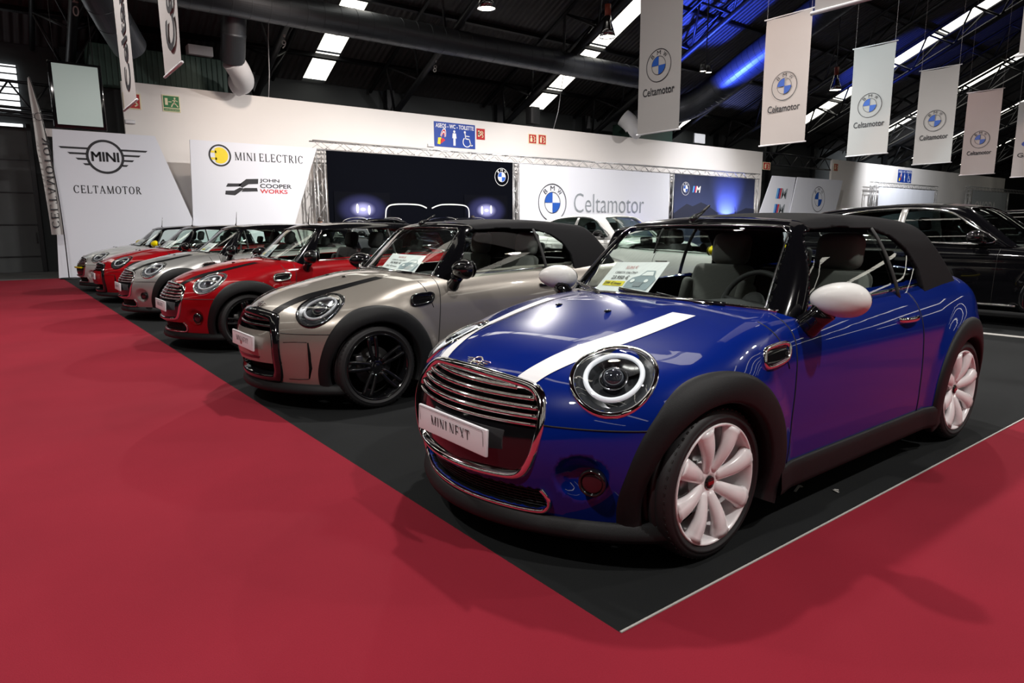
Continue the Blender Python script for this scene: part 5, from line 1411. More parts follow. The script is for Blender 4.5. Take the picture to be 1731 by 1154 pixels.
cr = nt.nodes.new('ShaderNodeValToRGB'); cr.color_ramp.elements[0].color = (0.0016, 0.002, 0.004, 1); cr.color_ramp.elements[1].color = (0.85, 0.88, 1, 1); cr.color_ramp.interpolation = 'EASE'; e = cr.color_ramp.elements.new(0.5); e.color = (0.022, 0.024, 0.075, 1); e = cr.color_ramp.elements.new(0.85); e.color = (0.30, 0.31, 0.58, 1)
nt.links.new(tc.outputs['UV'], mp.inputs[0]); nt.links.new(mp.outputs[0], gr.inputs[0]); nt.links.new(gr.outputs[0], cr.inputs[0]); nt.links.new(cr.outputs[0], bs.inputs['Base Color'])
def uvquad(name, L, x0, y0, x1, y1, m, T, lift=0.003):
    o = mesh_obj(name, [L @ Vector((a, b_, lift)) for a, b_ in ((x0, y0), (x1, y0), (x1, y1), (x0, y1))], [(0, 1, 2, 3)], m, T, False); uv = o.data.uv_layers.new(name='UVMap')
    for i, q in enumerate(((0, 0), (1, 0), (1, 1), (0, 1))): uv.data[i].uv = q
    return o
for k, (u_, z_, r_) in enumerate(((9.42, 2.0, 1.1), (14.95, 2.02, 1.1))): uvquad('headlight_glow', L, X(u_) - r_, z_ - 0.62, X(u_) + r_, z_ + 0.62, gl, T, 0.002)
f = Flat(L, 0.008)
for u_, z_ in ((9.2, 2.03), (9.66, 1.98), (14.72, 2.02), (15.18, 2.06)): f.poly([(X(u_) + 0.055 * math.cos(a), z_ + 0.17 * math.sin(a)) for a in np.linspace(0, 2 * PI, 20)[:-1]])
f.build('headlight_print', M['white_print'], T)
roundel(L, (X(15.75), 3.4), 0.36, T, 'white_print', white=True)
T, L = backdrop('white cloth backdrop with large round emblem and grey lettering', 16.72, 26.56, M['board_white']); X = lambda u: u - (16.72 + 26.56) / 2
roundel(L, (X(18.57), 2.40), 0.83, T); Flat(L).text('Celtamotor', (X(22.25), 2.42), 4.75, 0.86, bold=-0.012).build('lettering', M['ink_grey'], T)
gm = bpy.data.materials.new('dusk_print'); gm.use_nodes = True; nt = gm.node_tree; bs = nt.nodes['Principled BSDF']; tc = nt.nodes.new('ShaderNodeTexCoord'); sp = nt.nodes.new('ShaderNodeSeparateXYZ'); cr = nt.nodes.new('ShaderNodeValToRGB'); mr = nt.nodes.new('ShaderNodeMapRange'); mr.inputs[1].default_value = 0.2; mr.inputs[2].default_value = 4.0
cr.color_ramp.elements[0].color = (0.05, 0.06, 0.15, 1); cr.color_ramp.elements[1].color = (0.010, 0.014, 0.04, 1); e = cr.color_ramp.elements.new(0.5); e.color = (0.045, 0.06, 0.15, 1)
nt.links.new(tc.outputs['Object'], sp.inputs[0]); nt.links.new(sp.outputs[2], mr.inputs[0]); nt.links.new(mr.outputs[0], cr.inputs[0]); nt.links.new(cr.outputs[0], bs.inputs['Base Color'])
T, L = backdrop('dusk blue cloth backdrop with mountain print and small emblems', 26.95, 34.22, gm); X = lambda u: u - (26.95 + 34.22) / 2
roundel(L, (X(27.85), 3.28), 0.34, T, 'white_print', white=True)
def m_logo(L, x, z, h, T, ink):
    for k, m in enumerate(('lightblue_print', 'sign_blue', 'red_print')): Flat(L, 0.005).poly([(x + k * h * 0.27 - h * 0.35, z - h / 2), (x + k * h * 0.27 - h * 0.1, z - h / 2), (x + k * h * 0.27 + h * 0.15, z + h / 2), (x + k * h * 0.27 - h * 0.1, z + h / 2)]).build('colour_bar', M[m], T)
    Flat(L, 0.005).text('M', (x + h * 1.1, z), h * 1.0, h, bold=0.02, shear=0.22).build('letter', M[ink], T)
m_logo(L, X(28.55), 3.27, 0.34, T, 'white_print')
f = Flat(L); pk = [(26.95, 2.0), (27.6, 2.32), (28.0, 2.5), (28.5, 2.38), (29.2, 2.6), (29.8, 2.45), (30.6, 2.1), (31.6, 1.95), (32.6, 2.1), (33.4, 2.35), (34.22, 2.3), (34.22, 0.3), (26.95, 0.3)]; f.poly([(X(a), b_) for a, b_ in pk]); f.build('mountain_print', mat('mountain_print', (0.016, 0.02, 0.045), 0.6), T)
# slanted panels at the right end
T, L = board('display_panel', 'white slanted panel with colour striped letter emblems at the right', 'display panel', [(33.4, 0), (37.2, 0), (38.2, 4.25), (35.65, 4.25)], FU(0, 21.45, 0), M['board_white']); m_logo(L, 36.3, 3.24, 0.62, T, 'ink_grey'); m_logo(L, 36.1, 2.30, 0.62, T, 'ink_grey')
T, L = board('display_panel', 'white slanted panel with one round emblem at the right', 'display panel', [(37.0, 0), (42.4, 0), (43.84, 4.26), (38.22, 4.26)], FU(0, 21.35, 0), M['board_white']); roundel(L, (40.85, 2.98), 0.80, T)
goalpost('aluminium truss frame with white cloth on the far partition', 49.2, 60.4, (49.4, 60.2), 4.25, 21.9)
T, L = backdrop('plain white cloth in the far aluminium truss frame', 50.0, 59.8, M['board_white'], 0.3, 4.05, 21.75)
goalpost('aluminium truss frame at the far right with pale cloths', 67.0, 92.0, (67.4, 77.0, 91.6), 4.5, 21.9)
T, L = backdrop('pale grey lettered cloth in the farthest truss frame', 67.9, 76.6, mat('grey_cloth', (0.42, 0.45, 0.47), 0.8), 0.3, 4.3, 21.75); Flat(L).text('OMODA', (-1.0, 2.9), 5.2, 1.0, bold=0.015).build('lettering', M['white_print'], T)

# wall signs
def sign(name, label, u0, z0, u1, z1, m, v=22.49, group=None):
    T = thing(name, label, 'sign', ((u0 + u1) / 2, v, (z0 + z1) / 2), 0, group); b = MB().box((0, 0, 0), (u1 - u0, 0.02, z1 - z0)); b.build('sign_plate', M[m], T); return T, FU(0, -0.0105, 0), (u1 - u0) / 2, (z1 - z0) / 2
def walker(f, x, y, h):
    f.disc(h * 0.085, (x, y + h * 0.42)); f.poly([(x - 0.13 * h, y + 0.31 * h), (x + 0.13 * h, y + 0.31 * h), (x + 0.17 * h, y - 0.02 * h), (x + 0.10 * h, y - 0.02 * h), (x + 0.09 * h, y + 0.12 * h), (x + 0.085 * h, y - 0.5 * h), (x + 0.01 * h, y - 0.5 * h), (x, y - 0.08 * h), (x - 0.01 * h, y - 0.5 * h), (x - 0.085 * h, y - 0.5 * h), (x - 0.09 * h, y + 0.12 * h), (x - 0.10 * h, y - 0.02 * h), (x - 0.17 * h, y - 0.02 * h)])
def strokef(f, pts, w):
    for i in range(len(pts) - 1):
        a, b_ = np.array(pts[i], float), np.array(pts[i + 1], float); d = (b_ - a) / max(np.linalg.norm(b_ - a), 1e-6); n = np.array([-d[1], d[0]]) * w / 2; f.poly([tuple(a - n - d * w * .3), tuple(b_ - n + d * w * .3), tuple(b_ + n + d * w * .3), tuple(a + n - d * w * .3)])
def toilet_sign(label, u0, z0, u1, z1):
    T, L, hw, hh = sign('toilet_sign', label, u0, z0, u1, z1, 'sign_blue'); k = hw
    f = Flat(L); f.text('ASEOS - WC - TOILETTE', (0, hh * 0.70), hw * 1.86, hh * 0.34, bold=0.02); walker(f, -0.04 * k, -hh * 0.22, hh * 1.25)
    wx, wy = 0.50 * k, -hh * 0.25; f.disc(hh * 0.10, (wx - 0.02, wy + hh * 0.58)); strokef(f, [(wx - 0.01, wy + hh * 0.46), (wx + 0.02, wy + hh * 0.05), (wx + 0.20 * k, wy + hh * 0.02), (wx + 0.28 * k, wy - hh * 0.50), (wx + 0.36 * k, wy - hh * 0.46)], hh * 0.09); strokef(f, [(wx, wy + hh * 0.28), (wx + 0.2 * k, wy + hh * 0.26)], hh * 0.07); f.ring(hh * 0.36, hh * 0.44, PI * 0.72, PI * 1.95, 26, (wx + 0.08 * k, wy - hh * 0.22)); f.build('lettering', M['white_print'], T)
    g = [Flat(L) for _ in range(3)]; lean = 0.42
    for i, (r0, r1, q) in enumerate(((0.56, 0.62, 0), (0.46, 0.52, 2), (0.36, 0.42, 0), (0.26, 0.32, 2))):
        cx, cy = -0.60 * k, -hh * 0.28
        V, F = ringv(r0 * hh * 0.8, r1 * hh * 0.8 + 0.01, 0.15, PI - 0.2, 18); V = [(cx + (x * 0.55) + y * lean * 0.8, cy + y * 1.55, 0) for x, y, z in V]; g[q].add(V, F)
    g[1].poly([(-0.86 * k, -hh * 0.80), (-0.72 * k, -hh * 0.82), (-0.66 * k, -hh * 0.25), (-0.82 * k, -hh * 0.28)]); g[2].poly([(-0.72 * k, -hh * 0.80), (-0.48 * k, -hh * 0.45), (-0.60 * k, -hh * 0.28), (-0.70 * k, -hh * 0.42)])
    g[0].build('figure_outline', M['white_print'], T); g[1].build('figure_yellow', M['gold'], T); g[2].build('figure_red', M['red_print'], T)
toilet_sign('blue toilet sign with figure, wheelchair symbol and white lettering', 13.02, 4.55, 15.0, 5.51)
toilet_sign('small far blue toilet sign on the right partition', 54.6, 4.6, 57.0, 5.55)
def red_sign(label, u0, z0, u1, z1, kind, border=True):
    T, L, hw, hh = sign('fire_sign', label, u0, z0, u1, z1, 'sign_cream' if border else 'sign_red')
    if border: Flat(L, 0.003).rect(-hw * 0.86, -hh * 0.88, hw * 0.86, hh * 0.88).build('red_field', M['sign_red'], T)
    f = Flat(L, 0.006)
    if kind == 'hose': f.ring(hh * 0.22, hh * 0.42, c=(-hw * 0.25, 0.1 * hh)); f.rect(-hw * 0.7, -hh * 0.5, -hw * 0.3, hh * 0.62)
    elif kind == 'button': f.disc(hw * 0.2, (-hw * 0.35, hh * 0.45)); f.poly([(-hw * 0.6, -hh * 0.6), (-hw * 0.05, -hh * 0.6), (-hw * 0.05, hh * 0.1), (-hw * 0.35, hh * 0.3), (-hw * 0.6, 0)])
    else: f.rect(-hw * 0.55, -hh * 0.65, -hw * 0.12, hh * 0.35); f.rect(-hw * 0.45, hh * 0.4, -hw * 0.05, hh * 0.6)
    strokef(f, [(hw * 0.2, hh * 0.55), (hw * 0.55, hh * 0.25), (hw * 0.3, -hh * 0.05), (hw * 0.6, -hh * 0.4), (hw * 0.3, -hh * 0.6)], hw * 0.16); f.build('symbol', M['sign_cream'], T)
red_sign('red fire hose sign right next to the large blue toilet sign', 15.08, 4.96, 15.5, 5.40, 'hose', False)
red_sign('red alarm button sign, left of the two red wall signs', 17.86, 4.98, 18.34, 5.40, 'button'); red_sign('red extinguisher sign, right of the two red wall signs', 18.42, 4.98, 18.90, 5.42, 'ext')
red_sign('red fire sign half hidden behind the left hanging banner', 2.15, 4.93, 2.62, 5.40, 'hose'); red_sign('red fire sign on the end of the far right partition', 44.7, 5.0, 45.3, 5.5, 'button'); red_sign('red sign in the gap between the two partitions', 36.2, 4.7, 37.0, 5.15, 'ext')
T, L, hw, hh = sign('exit_sign', 'green emergency exit sign with running figure and arrow', 3.22, 4.95, 3.72, 5.45, 'sign_cream')
Flat(L, 0.003).rect(-hw * 0.9, -hh * 0.50, hw * 0.9, hh * 0.9).rect(-hw * 0.9, -hh * 0.9, hw * 0.9, -hh * 0.60).build('green_field', M['sign_green'], T)
f = Flat(L, 0.006); f.rect(-hw * 0.72, -hh * 0.2, -hw * 0.4, hh * 0.62); strokef(f, [(-hw * 0.3, hh * 0.2), (0, hh * 0.2)], hh * 0.1); f.disc(hh * 0.11, (hw * 0.42, hh * 0.66)); strokef(f, [(hw * 0.4, hh * 0.5), (hw * 0.32, hh * 0.1), (hw * 0.12, -hh * 0.1), (hw * 0.0, -hh * 0.36)], hh * 0.14); strokef(f, [(hw * 0.34, hh * 0.1), (hw * 0.58, -hh * 0.12), (hw * 0.72, -hh * 0.34)], hh * 0.12); strokef(f, [(hw * 0.4, hh * 0.45), (hw * 0.15, hh * 0.35)], hh * 0.09); strokef(f, [(hw * 0.4, hh * 0.45), (hw * 0.72, hh * 0.3)], hh * 0.09); f.text('SALIDA DE EMERGENCIA', (0, -hh * 0.75), hw * 1.6, hh * 0.14); f.build('symbol', M['sign_cream'], T)
for lab, u_, z_, w_ in (('white emergency light box under the half hidden red fire sign', 2.27, 4.55, 0.28), ('white emergency light box left of the large toilet sign', 12.84, 4.56, 0.30), ('white emergency light box near the right end of the long partition', 30.07, 6.02, 0.0)):
    if w_ == 0: continue
    T = thing('emergency_light', lab, 'light fitting', (u_, 22.46, z_)); MB().box((0, 0, 0), (w_, 0.07, 0.11), None, 0.012).build('housing', M['board_edge'], T); MB().box((0, -0.037, -0.01), (w_ * 0.8, 0.006, 0.06), None, 0.002).build('diffuser', M['white_plate'], T)
T = thing('floodlight', 'white floodlight on top of the long partition near banners', 'light fitting', (30.0, 22.55, 5.72)); MB().box((0, 0, 0.35), (0.95, 0.12, 0.5), None, 0.03).build('housing', M['board_edge'], T); MB().bar((0, 0, 0), (0, 0, 0.12), 0.03).build('foot', M['steel'], T)
T = thing('loudspeaker', 'dark loudspeaker standing on top of the long partition', 'loudspeaker', (18.2, 22.56, 5.72)); MB().box((0, 0.03, 0.48), (0.50, 0.40, 0.72), None, 0.03).build('cabinet', M['interior'], T); MB().box((0.05, -0.175, 0.48), (0.34, 0.02, 0.62), None, 0.01).build('grille', M['trim'], T); MB().bar((0, 0, 0), (0, 0, 0.14), 0.03).build('stand', M['steel'], T)

# hanging cloth banners
def banner(label, u, va, vb, z0, z1, kind, ref=0.0):
    T = thing('hanging_banner', label, 'banner', (u, (va + vb) / 2, z0), 0, 'hanging banners'); w = (va - vb) / 2; H = z1 - z0; rr = random.Random(int(u * 7)); ph = rr.random() * 6
    nx, nz = 9, 24; P = np.zeros((nx, nz, 3))
    def off(y, z): return 0.009 * math.sin(y * 4 + z * 1.2 + ph) + 0.03 * (z / H) ** 6 * math.sin(y * 3.2 + ph)
    for i in range(nx):
        for j in range(nz):
            y = w - 2 * w * i / (nx - 1); z = H * j / (nz - 1); P[i, j] = (off(y, z), y, z - 0.035 * (1 - (y / w) ** 2) * (j == nz - 1))
    o = grid_obj('cloth', P, M['cloth'], T)
    b = MB(); b.bar((0, w + 0.03, 0), (0, -w - 0.03, 0), 0.018); b.build('bottom_rod', M['board_edge'], T); b = MB(); b.bar((0, w + 0.05, H), (0, -w - 0.05, H), 0.016); b.build('top_rod', M['board_edge'], T)
    b = MB(); zt = rz((va + vb) / 2) - 0.3 - z0
    for s in (-1, 1): b.bar((0, s * w * 0.96, H), (0, s * w * 0.96, zt), 0.004, 4)
    b.build('cords', M['board_edge'], T)
    L = FV(-0.002, 0, 0)
    if kind == 'round':
        roundel(L, (-0.01, 1.28), 0.315, T, lift=0.012); Flat(L, 0.012).text('Celtamotor', (0, 0.80), 0.80, 0.155, bold=0.012).build('lettering', M['ink'], T)
    elif kind == 'side':
        f = Flat(FV(-0.002, 0, 0), 0.012); f.text('Celtamotor', (0.08, 1.55), 2.7, 0.48, bold=0.02, rot=PI / 2); f.build('lettering', M['ink'], T)
    elif kind == 'oval':
        f = Flat(L, 0.012); f.poly([(0.3 * math.cos(a), 1.28 + 0.13 * math.sin(a)) for a in np.linspace(0, 2 * PI, 32)[:-1]]); f.build('oval_emblem', M['sign_blue'], T)
        f = Flat(L, 0.016); f.text('Ford', (0, 1.28), 0.36, 0.14, shear=0.3); f.build('emblem_letters', M['white_print'], T); Flat(L, 0.012).text('Galicia', (0, 0.85), 0.8, 0.17, bold=0.012).build('lettering', M['ink'], T)
    return T
banner('grey hanging banner with round emblem, leftmost and largest of the row', 9.4, 8.46, 7.40, 3.2, 6.0, 'round'); banner('hanging banner with round emblem, second of the row from the left', 13.3, 8.10, 6.98, 3.2, 6.02, 'round'); banner('hanging banner with round emblem and wrinkled top corner, third of the row', 17.5, 8.09, 7.03, 3.2, 6.0, 'round')
banner('hanging banner with round emblem, fourth of the row from the left', 21.9, 8.17, 7.09, 3.2, 6.02, 'round'); banner('smaller hanging banner with round emblem, fifth of the row', 28.4, 9.08, 7.95, 3.2, 6.23, 'round'); banner('hanging banner with blue oval emblem cut by the right picture edge', 31.5, 8.33, 7.25, 3.2, 6.1, 'oval')
banner('hanging banner with sideways lettering, in front of the half hidden fire sign', 0.42, 11.25, 10.1, 3.2, 6.0, 'side'); banner('hanging banner with sideways lettering, nearer of the left pair', 0.44, 8.2, 7.3, 3.2, 6.0, 'side')
banner('banner of which only the lower edge hangs into the top of the picture', 4.54, 2.02, 0.98, 3.2, 6.0, 'plain'); banner('blank banner hanging at the upper right picture corner', 7.9, 1.44, 0.4, 3.2, 6.0, 'plain')

# ducts under the roof
def duct(label, pts, r, rings=0.5, name='air_duct'):
    T = thing(name, label, 'air duct', pts[0]); O = Vector(pts[0]); P = smooth_path([tuple(Vector(p) - O) for p in pts], 10); d = np.linalg.norm(np.diff(P, axis=0), axis=1); s = np.concatenate([[0], np.cumsum(d)]); n = int(s[-1] / rings)
    st, rr = [0.0], [r]
    for i in range(1, n):
        for o, e in ((-0.004, 0), (0.0, 0.014), (0.03, 0.014), (0.034, 0)): st.append(i * rings + o); rr.append(r + e * 0.6)
    st.append(s[-1]); rr.append(r)
    b = MB().tube([[np.interp(t, s, P[:, k]) for k in range(3)] for t in st], rr, 44); b.sm = [False] * len(b.sm); b.build('pipe', M['duct'], T); return T
duct('long galvanised round air duct running along under the roof', [(-14, 20, 7.85), (0, 20, 7.85), (12, 20, 7.85), (23.2, 20, 7.85)], 0.44, 0.55)
duct('large round air duct rising along the slope, lit blue', [(24.3, 21.9, 6.3), (25.2, 21.0, 6.75), (26, 19.6, 7.2), (26, 16.3, 8.72), (26, 13, 10.2), (26, 8, 12.4)], 0.62, 0.3)
duct('short round air duct with open end above the green cabinet', [(0.5, 17.2, 8.3), (1.0, 18.3, 7.4), (1.75, 19.6, 6.5), (2.05, 20.1, 6.2)], 0.44, 0.6)
duct('vertical round air duct dropping to the white wall beside the green cabinet', [(5.0, 20.6, 7.6), (5.0, 20.8, 7.0), (5.05, 21.2, 6.45)], 0.36, 0.5)
def white_duct(label, pts, r):
    T = thing('duct_elbow', label, 'air duct', pts[0]); O = Vector(pts[0]); P = smooth_path([tuple(Vector(p) - O) for p in pts], 5); MB().tube([tuple(p) for p in P], r, 20).build('pipe', M['board_edge'], T)
white_duct('pale S-shaped duct elbow below the vertical duct', [(5.05, 21.2, 6.45), (5.3, 21.4, 6.2), (5.5, 21.8, 5.98), (5.35, 22.1, 5.9)], 0.34); white_duct('pale duct elbow on the wall left of the largest round emblem banner', [(23.8, 22.4, 6.6), (24.0, 22.1, 6.3), (24.1, 21.95, 6.0), (24.1, 22.05, 5.9)], 0.42)
T = thing('air_handling_cabinet', 'green sheet metal cabinet rising behind the left end of the white wall', 'cabinet', (3.4, 23.6, 0)); b = MB().box((0, 0, 6.2), (3.9, 1.3, 1.25), None, 0.03); b.build('casing', M['green_panel'], T)
b = MB(); [b.box((-1.85 + 0.16 * i, -0.66, 6.2), (0.05, 0.03, 1.2)) for i in range(24)]; b.build('ribs', M['green_panel'], T); MB().box((0, 0, 2.79), (3.5, 1.0, 5.58)).build('plinth', M['back_wall'], T)
T = thing('air_handling_cabinet', 'green sheet metal cabinet behind the wall near the largest round emblem banner', 'cabinet', (26.6, 23.6, 0)); MB().box((0, 0, 6.1), (3.4, 1.2, 0.9), None, 0.03).build('casing', M['green_panel'], T); MB().box((0, 0, 2.82), (3.0, 1.0, 5.64)).build('plinth', M['back_wall'], T)
T = thing('vent_box', 'grey vent box between the nearer left banner and the vertical duct', 'vent', (4.55, 22.9, 7.0)); MB().box((0, 0.1, 0), (0.75, 0.4, 0.3), None, 0.02).build('casing', M['board_edge'], T); MB().tube([(0, 0.3, 0), (0, 2.2, 0.05)], 0.05, 8).build('pipe', M['steel'], T)

# high bay lamps
M['lamp_glow'] = mat('lamp_disc', (1, 0.95, 0.85), 0.4, emit=(1.0, 0.88, 0.68), estr=14.0); M['lamp_neck'] = mat('red_lamp_neck', (0.22, 0.03, 0.012), 0.5)
LN = ['high bay lamp near the long duct, leftmost in the picture', 'high bay lamp with red neck beside the long skylight', 'high bay lamp hanging between the second and third round emblem banners']
for i, (x, y, z) in enumerate(HIGH_BAYS):
    T = thing('high_bay_lamp', LN[i] if i < 3 else 'high bay lamp with red neck over the aisles, out of the picture', 'lamp', (x, y, z), 0, 'high bay lamps')
    b = MB().lathe([(0.05, 0.32), (0.10, 0.30), (0.13, 0.10), (0.20, -0.12), (0.265, -0.34), (0.258, -0.34), (0.19, -0.12), (0.12, 0.08)], seg=28); b.build('reflector', M['dark_chrome'], T)
    MB().lathe([(0, 0.66), (0.10, 0.66), (0.10, 0.32), (0, 0.32)], seg=20).build('neck', M['lamp_neck'], T); MB().lathe([(0.0, -0.315), (0.245, -0.315)], seg=28).build('lit_disc', M['lamp_glow'], T)
    MB().bar((0, 0, 0.66), (0, 0, rz(y) - z - 0.12), 0.02).build('hanger', M['steel'], T)
T = thing('twin_spotlight', 'small twin spotlight under the roof between the first two banners', 'lamp', (20.3, 15, 6.98)); b = MB(); [b.lathe([(0.0, 0.25), (0.09, 0.25), (0.13, 0.0), (0.12, 0.0)], (s * 0.17, 0, 0), seg=18) for s in (-1, 1)]; b.build('housings', M['steel'], T); b = MB(); [b.lathe([(0, 0.02), (0.115, 0.02)], (s * 0.17, 0, 0), seg=18) for s in (-1, 1)]; b.build('lit_discs', M['lamp_glow'], T); MB().bar((0, 0, 0.25), (0, 0, rz(15) - 7.1), 0.02).build('hanger', M['steel'], T)

# left end: screen, flag, roller door, louvres, gantry
T = thing('screen', 'large blank portrait screen with black frame hanging above the winged emblem panel', 'screen', (0.87, 21.4, 4.07)); MB().box((0, 0, 0.90), (1.26, 0.09, 1.78), None, 0.03).build('frame', M['gloss_black'], T)
MB().box((0, -0.049, 0.92), (1.08, 0.01, 1.60)).build('display', mat('pale_display', (0.36, 0.43, 0.41), 0.25, emit=(0.42, 0.52, 0.48), estr=0.25), T); b = MB(); [b.bar((x, 0, 1.75), (x, 0, 4.5), 0.008) for x in (-0.45, 0.45)]; b.build('cables', M['steel'], T)
T = thing('feather_flag', 'white feather flag with mirrored lettering at the left end of the stand', 'flag', (0.13, 20.7, 0)); pole = [(0, 0, 0), (0.0, 0, 1.1), (-0.03, 0, 2.2), (-0.09, 0, 3.2), (-0.19, 0, 4.2), (-0.30, 0, 4.9), (-0.36, 0, 5.24)]; P = smooth_path(pole, 8); MB().tube([tuple(p) for p in P], 0.014, 8).build('pole', M['gloss_black'], T)
rows = []; zs = np.linspace(1.2, 5.22, 40); pz = P[:, 2]
for k in np.linspace(0, 1, 8):
    xs = np.interp(zs, pz, P[:, 0]); wd = 0.27 * np.clip((5.28 - zs) / 1.9, 0, 1) ** 0.6; rows.append(np.stack([xs - wd * k - 0.01, 0.03 * np.sin(k * 7 + zs * 0.8) * np.minimum(1, wd / 0.2), zs], 1))
grid_obj('sail', np.array(rows), M['cloth'], T); L = FU(0, -0.05, 0)
f = Flat(L, 0.012); f.text('CELTAMOTOR', (-0.165, 2.55), 2.35, 0.18, serif=True, rot=PI / 2, flip=True); f.ring(0.085, 0.10, c=(-0.26, 4.25))
for k in range(3):
    for s in (-1, 1): f.rect(-0.26 + (0.09 if s > 0 else -0.17), 4.21 + 0.045 * k, -0.26 + (0.17 if s > 0 else -0.09), 4.222 + 0.045 * k)
f.build('lettering', M['ink'], T); MB().lathe([(0, 0.03), (0.2, 0.03), (0.22, 0.0), (0, 0)], seg=24).build('foot', M['steel'], T)
D = mesh_obj('door_1', [(-1.6, 25.2, 0), (-0.2, 25.2, 0), (-0.2, 25.2, 4.5), (-1.6, 25.2, 4.5)], [(0, 1, 2, 3)], M['door_grey'], smooth=False); struct(D)
b = MB(); [b.box((-0.9, 25.17, z), (1.4, 0.03, 0.03)) for z in np.arange(0.5, 4.5, 1.0)]; b.box((-0.16, 25.15, 2.3), (0.12, 0.1, 4.6)); b.build('door_frame', M['steel'], D)
MB().box((-0.28, 25.1, 1.1), (0.04, 0.06, 0.3)).build('door_handle', M['steel'], D)
for k, (z0, z1) in enumerate(((4.95, 6.35), (4.35, 4.6))):
    o = mesh_obj('window_%d' % (n_w + 1 + k), [(-2.6, 25.3, z0), (-0.28, 25.3, z0), (-0.28, 25.3, z1), (-2.6, 25.3, z1)], [(0, 1, 2, 3)], mat('bright_louvre', (0.8, 0.8, 0.8), 0.5, emit=(0.95, 0.98, 1), estr=2.0), smooth=False); struct(o)
    b = MB(); [b.box((-1.45, 25.22, z), (2.4, 0.10, 0.035)) for z in np.arange(z0 + 0.12, z1, 0.2)]; b.build('louvre_slats', M['steel'], o)
def gantry(label, a, b_, h=0.5, n=8, name='lattice_girder'):
    T = thing(name, label, 'girder', a); a, b_ = Vector(a), Vector(b_); d = (b_ - a); c1, c2, w = MB(), MB(), MB(); up = Vector((0, 0, h)); c1.bar((0, 0, 0), d, 0.05); c2.bar(up, d + up, 0.05)
    for i in range(n): w.bar(d * (i / n) + (up if i % 2 else Vector()), d * ((i + 1) / n) + (Vector() if i % 2 else up), 0.03)
    c1.build('lower_chord', M['steel'], T); c2.build('upper_chord', M['steel'], T); w.build('lacing', M['steel'], T)
gantry('dark lattice girder crossing behind the blank screen', (-3.0, 24.3, 5.0), (1.4, 24.3, 4.9), 0.75, 9); gantry('thin dark lattice girder under the upper one behind the screen', (-3.0, 24.0, 4.75), (1.4, 24.0, 4.6), 0.12, 12)
gantry('dark lattice girder bridging the gap between the two partitions', (36.2, 22.6, 5.05), (44.5, 22.6, 5.05), 0.7, 10)
for u_ in TR_U:
    if u_ < 100: struct(MB().box((u_, 25.05, 3.5), (0.34, 0.25, 7.0)).build('trim_%d' % (TR_U.index(u_) + 1), M['steel']))
for lab, x, z0 in (('thin cable hanging from the roof to the wall left of the skylight', 6.55, 5.72), ('thin cable hanging from the roof beside the loudspeaker', 19.4, 5.72)):
    o = MB().tube([(x, 22.57, z0), (x - 0.05, 22.2, z0 + 0.7), (x - 0.12, 21.9, z0 + 1.7), (x - 0.1, 21.7, rz(21.7) - 0.4)], 0.014, 5).build('cable', M['board_edge']); tag(o, lab, 'cable')
# ------------------------------------------------------------------ the cars on the stand
GR = 'small cars parked side by side, noses to the red aisle'
X0 = -0.09
def place(u, v, rot=0): return (u, v, 0)
ROW = [(0.96, dict(label='blue convertible with white stripes, white mirrors and white wheels, nearest the camera', colour='blue', lit=True, soft=True, rims='white', cap='white_paint', stripe_m='white_vinyl', seats='seat_grey', name='convertible_car')),
       (3.91, dict(label='champagne beige convertible with black stripes, next behind the blue one', colour='beige', fl=True, soft=True, rims='black', stripe_m='black_vinyl', stripe_dim=(0.245, 0.335, 0.38, 0.46), seats='seat_grey', name='convertible_car')),
       (7.03, dict(label='red hatchback with chrome grille and black stripes beside the beige convertible', colour='red', rims='black', stripe_m='black_vinyl', stripe_dim=(0.245, 0.335, 0.38, 0.46), name='hatchback_car', antenna='long')),
       (10.2, dict(label='silver hatchback with chrome grille between the two red ones', colour='silver', rims='silver', stripe_m='black_vinyl', stripe_dim=(0.245, 0.335, 0.38, 0.46), name='hatchback_car', antenna='long')),
       (13.2, dict(label='red hatchback with black grille, second from the far end of the row', colour='red', fl=True, rims='black', name='hatchback_car', antenna='long')),
       (16.15, dict(label='white hatchback with yellow grille accent at the far end of the row', colour='lightsilver', rims='black', plate=False, accent=True, cap='yellow_paint', name='hatchback_car', antenna='long'))]
for v, kw in ROW: make_car((X0, v, 0), 0, group=GR, **kw)
make_car((6.92, 2.53, 0), PI / 2, group=None, label='white hatchback with yellow mirrors seen through the windows of the blue convertible', colour='white_paint', rims='black', cap='yellow_paint', plate=False, accent=True, name='hatchback_car', antenna='none')
make_suv('sport_utility_car', (9.80, 0.1, 0), PI / 2, 'black sport utility car with chrome window line behind the blue convertible', 'black_paint')
make_suv('sport_utility_car', (10.9, 8.2, 0), PI / 2, 'white sport utility car between the two convertibles, far behind', 'white_paint')
make_suv('sport_utility_car', (8.5, 15.9, 0), PI / 2, 'dark sport utility car with roof rails before the dark backdrop, left one', 'black_paint', 'dark sport utility cars before the dark backdrop', True)
make_suv('sport_utility_car', (11.4, 15.3, 0), PI / 2, 'dark sport utility car with roof rails before the dark backdrop, right one', 'black_paint', 'dark sport utility cars before the dark backdrop', True)
make_suv('sport_utility_car', (16.5, 0.4, 0), PI / 2, 'black sport utility car at the far right picture edge behind the other black one', 'black_paint')

